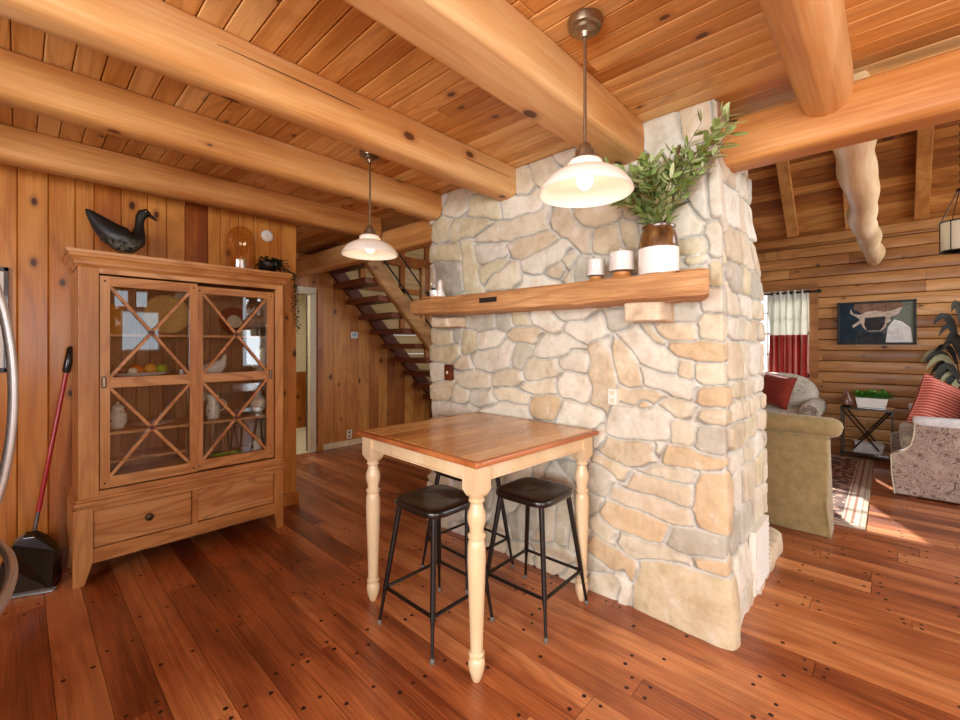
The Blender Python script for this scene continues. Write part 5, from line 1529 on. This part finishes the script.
m = MB(); m.lathe([(.04, 0), (.065, .02), (.07, .06), (.05, .12), (.02, .17), (.012, .19), (.016, .195), (0, .19)], seg=24); m.build('body', plain('brown_pottery', '#6d4636', .35, coat=.3, var=.2), vz, smooth=True)
pn = thing('herb_planter', (-.165, 7.2, .635), 'white rectangular planter of green leaves on the metal side table', 'planter')
m = MB(); m.prism([(-.13, 0), (.13, 0), (.15, .115), (-.15, .115)], 'y', -.06, .06); m.build('pot', M['white'], pn, bevel=.005)
M['fresh_leaf'] = plain('fresh_green_leaf', '#4f8f33', .5, var=.4, scale=60)
rg = random.Random(3); m = MB()
for i in range(260):
    a = rg.uniform(0, 2 * PI); b = Vector((rg.uniform(-.13, .14), rg.uniform(-.05, .05), .10 + rg.uniform(0, .05)))
    leaf(m, b, Vector((math.cos(a) + b.x * 4, math.sin(a), rg.uniform(.1, 1.6))), rg.uniform(.06, .12), rg.uniform(.025, .045), rnd=rg.random())
m.build('leaves', M['fresh_leaf'], pn)
cs = thing('coaster_box', (.0, 7.07, .635), 'small orange-brown box at the front corner of the metal side table', 'box')
m = MB(); m.box((-.035, -.03, 0), (.035, .03, .035)); m.build('body', M['mantel'], cs, bevel=.003)
m = MB(); m.box((-.036, -.031, .026), (.036, .031, .036)); m.build('lid', M['dark_wood'], cs, bevel=.002)

# picture on the log wall
pc = thing('framed_picture', (-.14, 7.715, 1.69), 'wide dark framed picture of a pale horned animal on the log wall', 'picture')
m = MB(); W_, H_ = .383, .285
for a in ((-W_, -H_, W_, -H_ + .025), (-W_, H_ - .025, W_, H_)): m.box((a[0], -.03, a[1]), (a[2], .02, a[3]))
m.box((-W_, -.03, -H_), (-W_ + .025, .02, H_)); m.box((W_ - .025, -.03, -H_), (W_, .02, H_)); m.build('frame', M['matt_black'], pc, bevel=.003)
q = N('picture_ground'); sx_ = q.node('ShaderNodeSeparateXYZ'); q.link(q.coord(), sx_.inputs[0])
f1 = q.noise(q.coord(), 7, 4, .6, .6)
cc_ = q.ramp(q.math('ADD', q.math('MULTIPLY', sx_.outputs[0], 1.3), q.math('ADD', f1, 0)), [(.1, hexc('#14242e')), (.4, hexc('#243846')), (.6, hexc('#3c4448')), (.85, hexc('#6f7768'))])
q.link(cc_, q.b.inputs['Base Color']); q.b.inputs['Roughness'].default_value = .6; q.b.inputs['Specular IOR Level'].default_value = .2
m = MB(); m.box((-W_ + .01, -.012, -H_ + .01), (W_ - .01, .015, H_ - .01)); cv = m.build('print', q.m, pc)
def flat(pts, d, name, c1, c2=None, sc=16):
    q = N(name); f1 = q.noise(q.coord(), sc, 4, .65, .8)
    q.link(q.ramp(f1, [(.35, hexc(c1)), (.65, hexc(c2 or c1))]), q.b.inputs['Base Color']); q.b.inputs['Roughness'].default_value = .6; q.b.inputs['Specular IOR Level'].default_value = .2
    m = MB(); m.prism(pts, 'y', -.0125 - d, -.012); return m.build(name, q.m, cv)
flat([(-.20, .26), (.24, .26), (.28, .20), (.14, .16), (.06, .09), (-.10, .09), (-.16, .15), (-.22, .19)], .0004, 'brown_back', '#5d4236', '#8a6a52')
flat([(-.25, .20), (-.22, .13), (-.15, .11), (-.09, .15), (0, .16), (.09, .14), (.17, .16), (.26, .20), (.22, .11), (.14, .07), (.15, .02), (.11, -.01), (.10, -.07), (.05, -.11), (-.07, -.11), (-.12, -.06), (-.14, .0), (-.22, -.06), (-.23, -.03), (-.15, .04), (-.18, .08), (-.25, .13)], .0008, 'animal_head', '#a08a78', '#cdbfae', 22)
flat([(-.10, .07), (.10, .08), (.09, -.02), (.05, -.10), (-.08, -.10), (-.11, -.02)], .0012, 'dark_face', '#1c1d20', '#3c3836', 20)
flat([(-.17, -.06), (-.12, -.13), (.08, -.13), (.10, -.26), (-.21, -.26), (-.19, -.15)], .0010, 'dark_bowl', '#1b1e24', '#34383f', 14)
flat([(.10, -.255), (.12, -.06), (.18, .04), (.25, .01), (.33, -.07), (.35, -.255)], .0014, 'white_patch', '#c9cbca', '#ebebe8', 12)

# curtain, rod
q = N('two_tone_curtain'); sx_ = q.node('ShaderNodeSeparateXYZ'); q.link(q.coord(), sx_.inputs[0])
isred = q.math('LESS_THAN', sx_.outputs[2], 1.545)
stp = q.rng(q.math('SINE', q.math('MULTIPLY', sx_.outputs[0], 95)), .2, .7)
redc = q.mix(q.math('MULTIPLY', stp, .45), hexc('#a83a34'), hexc('#d9b7a8'))
colr = q.mix(isred, hexc('#e4e3da'), redc)
q.link(colr, q.b.inputs['Base Color']); q.b.inputs['Roughness'].default_value = .9
tl = q.node('ShaderNodeBsdfTranslucent'); q.link(colr, tl.inputs[0]); mx = q.node('ShaderNodeMixShader'); mx.inputs[0].default_value = .35
q.link(q.b.outputs[0], mx.inputs[1]); q.link(tl.outputs[0], mx.inputs[2]); q.link(mx.outputs[0], q.n['Material Output'].inputs['Surface'])
cu = thing('curtain', (-1.06, 7.62, 0), 'white grommet curtain with a red lower half hanging at the living room window', 'curtain'); o0 = (-1.06, 7.62, 0)
m = MB(); vs = []; nx, nz_ = 90, 24; xa, xb = -1.30, -.845
for j in range(nz_ + 1):
    z = .35 + (2.185 - .35) * j / nz_
    for i in range(nx + 1):
        t = i / nx; amp = .034 * (1 - .25 * (1 - j / nz_))
        vs.append((xa + (xb - xa) * t + .006 * math.sin(j * .5 + i * .2), 7.62 + amp * math.sin(t * 2 * PI * 5.5) + .006 * math.sin(i * .9 + j * .2), z))
m.add(vs, [(j * (nx + 1) + i, j * (nx + 1) + i + 1, (j + 1) * (nx + 1) + i + 1, (j + 1) * (nx + 1) + i) for j in range(nz_) for i in range(nx)])
o = m.build('cloth', q.m, cu, o0, smooth=True); sd = o.modifiers.new('th', 'SOLIDIFY'); sd.thickness = .003
# object coordinates of the cloth start at the root, so colour split is by height above the floor
for i in range(6):
    x = -1.27 + i * .078; m = MB(); m.tube([(x + .0 * k_, 7.62 + .022 * math.cos(2 * PI * k_ / 12), 2.15 + .022 * math.sin(2 * PI * k_ / 12)) for k_ in range(12)], .004, 6, closed=True); m.build('grommet', M['black'], cu, o0)
cr_ = thing('curtain_rod', (-1.6, 7.62, 2.15), 'dark iron curtain rod ending in a round finial left of the picture', 'curtain rod'); o0 = (-1.6, 7.62, 2.15)
m = MB(); m.tube([(-2.7, 7.62, 2.15), (-.75, 7.62, 2.15)], .013, 12); m.build('rod', M['black'], cr_, o0, smooth=True)
m = MB(); m.lathe([(.013, 0), (.02, .01), (.03, .03), (.026, .05), (.01, .062), (0, .063)], (-.75, 7.62, 2.15), 16, rot=roty(PI/2)); m.build('finial', M['black'], cr_, o0, smooth=True)
m = MB(); m.tube([(-.80, 7.62, 2.15), (-.80, 7.74, 2.15)], .010, 8); m.build('bracket', M['black'], cr_, o0)

# lantern
ln = thing('hanging_lantern', (.44, 5.5, 2.2), 'drum shaped iron lantern with pale glass panels on a long chain', 'lantern')
q = N('lantern_glass'); q.b.inputs['Base Color'].default_value = (.85, .82, .72, 1); q.b.inputs['Roughness'].default_value = .4
tl = q.node('ShaderNodeBsdfTranslucent'); tl.inputs[0].default_value = (.9, .87, .75, 1); mx = q.node('ShaderNodeMixShader'); mx.inputs[0].default_value = .5
q.link(q.b.outputs[0], mx.inputs[1]); q.link(tl.outputs[0], mx.inputs[2]); q.link(mx.outputs[0], q.n['Material Output'].inputs['Surface'])
m = MB(); m.lathe([(.128, .006), (.128, .255), (.124, .255), (.124, .006)], seg=40); m.build('glass_drum', q.m, ln, smooth=True)
m = MB()
for z in (0, .25): m.tube([(.131 * math.cos(2 * PI * i / 40), .131 * math.sin(2 * PI * i / 40), z) for i in range(40)], .006, 6, closed=True)
for i in range(8): a = 2 * PI * i / 8 + .25; m.tube([(.131 * math.cos(a), .131 * math.sin(a), 0), (.131 * math.cos(a), .131 * math.sin(a), .25)], .004, 6)
m.build('frame', M['black'], ln)
m = MB()
for i in range(4): a = PI/2 * i + .4; m.tube([(.131 * math.cos(a), .131 * math.sin(a), .25), (.02 * math.cos(a), .02 * math.sin(a), .52)], .004, 6)
m.lathe([(0, .515), (.03, .515), (.03, .53), (.01, .54), (0, .545)], seg=12); m.build('hanger', M['black'], ln)
m = MB(); z = .54; zt_ = 2.9 + k * 2.24 - 2.2 - .06; i = 0
zt_ = 4.98 - 2.2 - .04
while z < zt_:
    ax = (1, 0) if i % 2 else (0, 1)
    m.tube([(.009 * math.cos(2 * PI * q_ / 8) * ax[0], .009 * math.cos(2 * PI * q_ / 8) * ax[1], z + .022 + .022 * math.sin(2 * PI * q_ / 8)) for q_ in range(8)], .0032, 5, closed=True, up=(ax[1], ax[0], 0)); z += .034; i += 1
m.build('chain', M['black'], ln)
m = MB(); m.lathe([(0, .1), (.02, .1), (.03, .13), (.02, .17), (0, .18)], seg=12); m.build('bulb', plain('lantern_bulb', '#fff3dc', .5, emit=('#ffe6bf', 4)), ln)

# big dark foliage plant and lamp in the far corner
M['dark_frond'] = None
q = N('dark_frond'); a_ = q.attr('rnd').outputs['Fac']
q.link(q.ramp(a_, [(0, hexc('#14120c')), (.6, hexc('#262418')), (.8, hexc('#3c3a22')), (.9, hexc('#8a8762')), (1, hexc('#a5a27c'))]), q.b.inputs['Base Color']); q.b.inputs['Roughness'].default_value = .7; M['dark_frond'] = q.m
bp = thing('potted_plant', (.66, 7.40, 0), 'tall dark leaved plant in the corner behind the paisley loveseat', 'plant')
m = MB(); m.lathe([(.12, 0), (.14, .01), (.18, .3), (.19, .34), (.17, .34), (.16, .3), (0, .29)], seg=28); m.build('pot', M['brass'], bp, smooth=True)
def frond(mb, pts, w, rnd):
    n = len(pts); vs = []
    for i, p in enumerate(pts):
        t = i / (n - 1); d = (pts[min(i + 1, n - 1)] - pts[max(i - 1, 0)]).normalized(); s = d.cross(Vector((.2, -1, .1))).normalized(); h = w * math.sin(PI * min(1, t * .9 + .08)) ** .7
        if i == n - 1: h = .002
        vs += [p + s * h, p + d.cross(s) * h * .3, p - s * h]
    mb.add(vs, [(i*3 + a, i*3 + a + 1, i*3 + a + 4, i*3 + a + 3) for i in range(n - 1) for a in (0, 1)], 0, rnd)
rg = random.Random(6); m = MB()
ends = [(-.40, 1.32, .95), (-.36, 1.24, .88), (-.32, 1.17, .1), (-.28, 1.10, .3), (-.25, 1.04, .93), (-.22, .98, .2), (-.16, .93, .97), (-.30, 1.38, .1), (-.22, 1.45, .5), (-.26, 1.62, .1), (-.30, 1.75, .2), (-.2, 1.52, .1), (-.15, 1.9, .7), (.1, 1.8, .3), (.3, 1.5, .5), (.35, 1.2, .1), (.2, 1.0, .2), (-.05, 1.7, .1), (-.38, 1.29, .2), (-.30, 1.13, .5)]
for ex, ez, rn in ends:
    a = Vector((0, 0, .34)); top = Vector((ex * .35, rg.uniform(-.15, .1), ez + .10)); e = Vector((ex, -.20 + rg.uniform(-.1, .1), ez - .12))
    pts = [a * (1 - t) ** 2 + top * 2 * t * (1 - t) * 1.0 + e * t * t for t in [j / 10 for j in range(11)]]
    pts = [Vector((p.x, p.y, p.z + .25 * math.sin(PI * j / 10) * .6)) for j, p in enumerate(pts)]
    frond(m, pts[4:], rg.uniform(.025, .04), rn); m.tube(pts[:5], .006, 5)
m.build('fronds', M['dark_frond'], bp, smooth=True)
fl = thing('floor_lamp', (.86, 7.15, 0), 'floor lamp with a tan cone shade in the corner behind the loveseat', 'lamp')
m = MB(); m.lathe([(.13, 0), (.13, .015), (.02, .03), (.012, .05), (.012, 1.35), (0, 1.36)], seg=24); m.build('pole', M['black'], fl, smooth=True)
q = N('tan_shade'); q.b.inputs['Base Color'].default_value = hexc('#c9a56c'); q.b.inputs['Roughness'].default_value = .8
m = MB(); m.lathe([(.22, 1.30), (.12, 1.56), (.117, 1.56), (.216, 1.30)], seg=36); m.build('lamp_shade', q.m, fl, smooth=True)
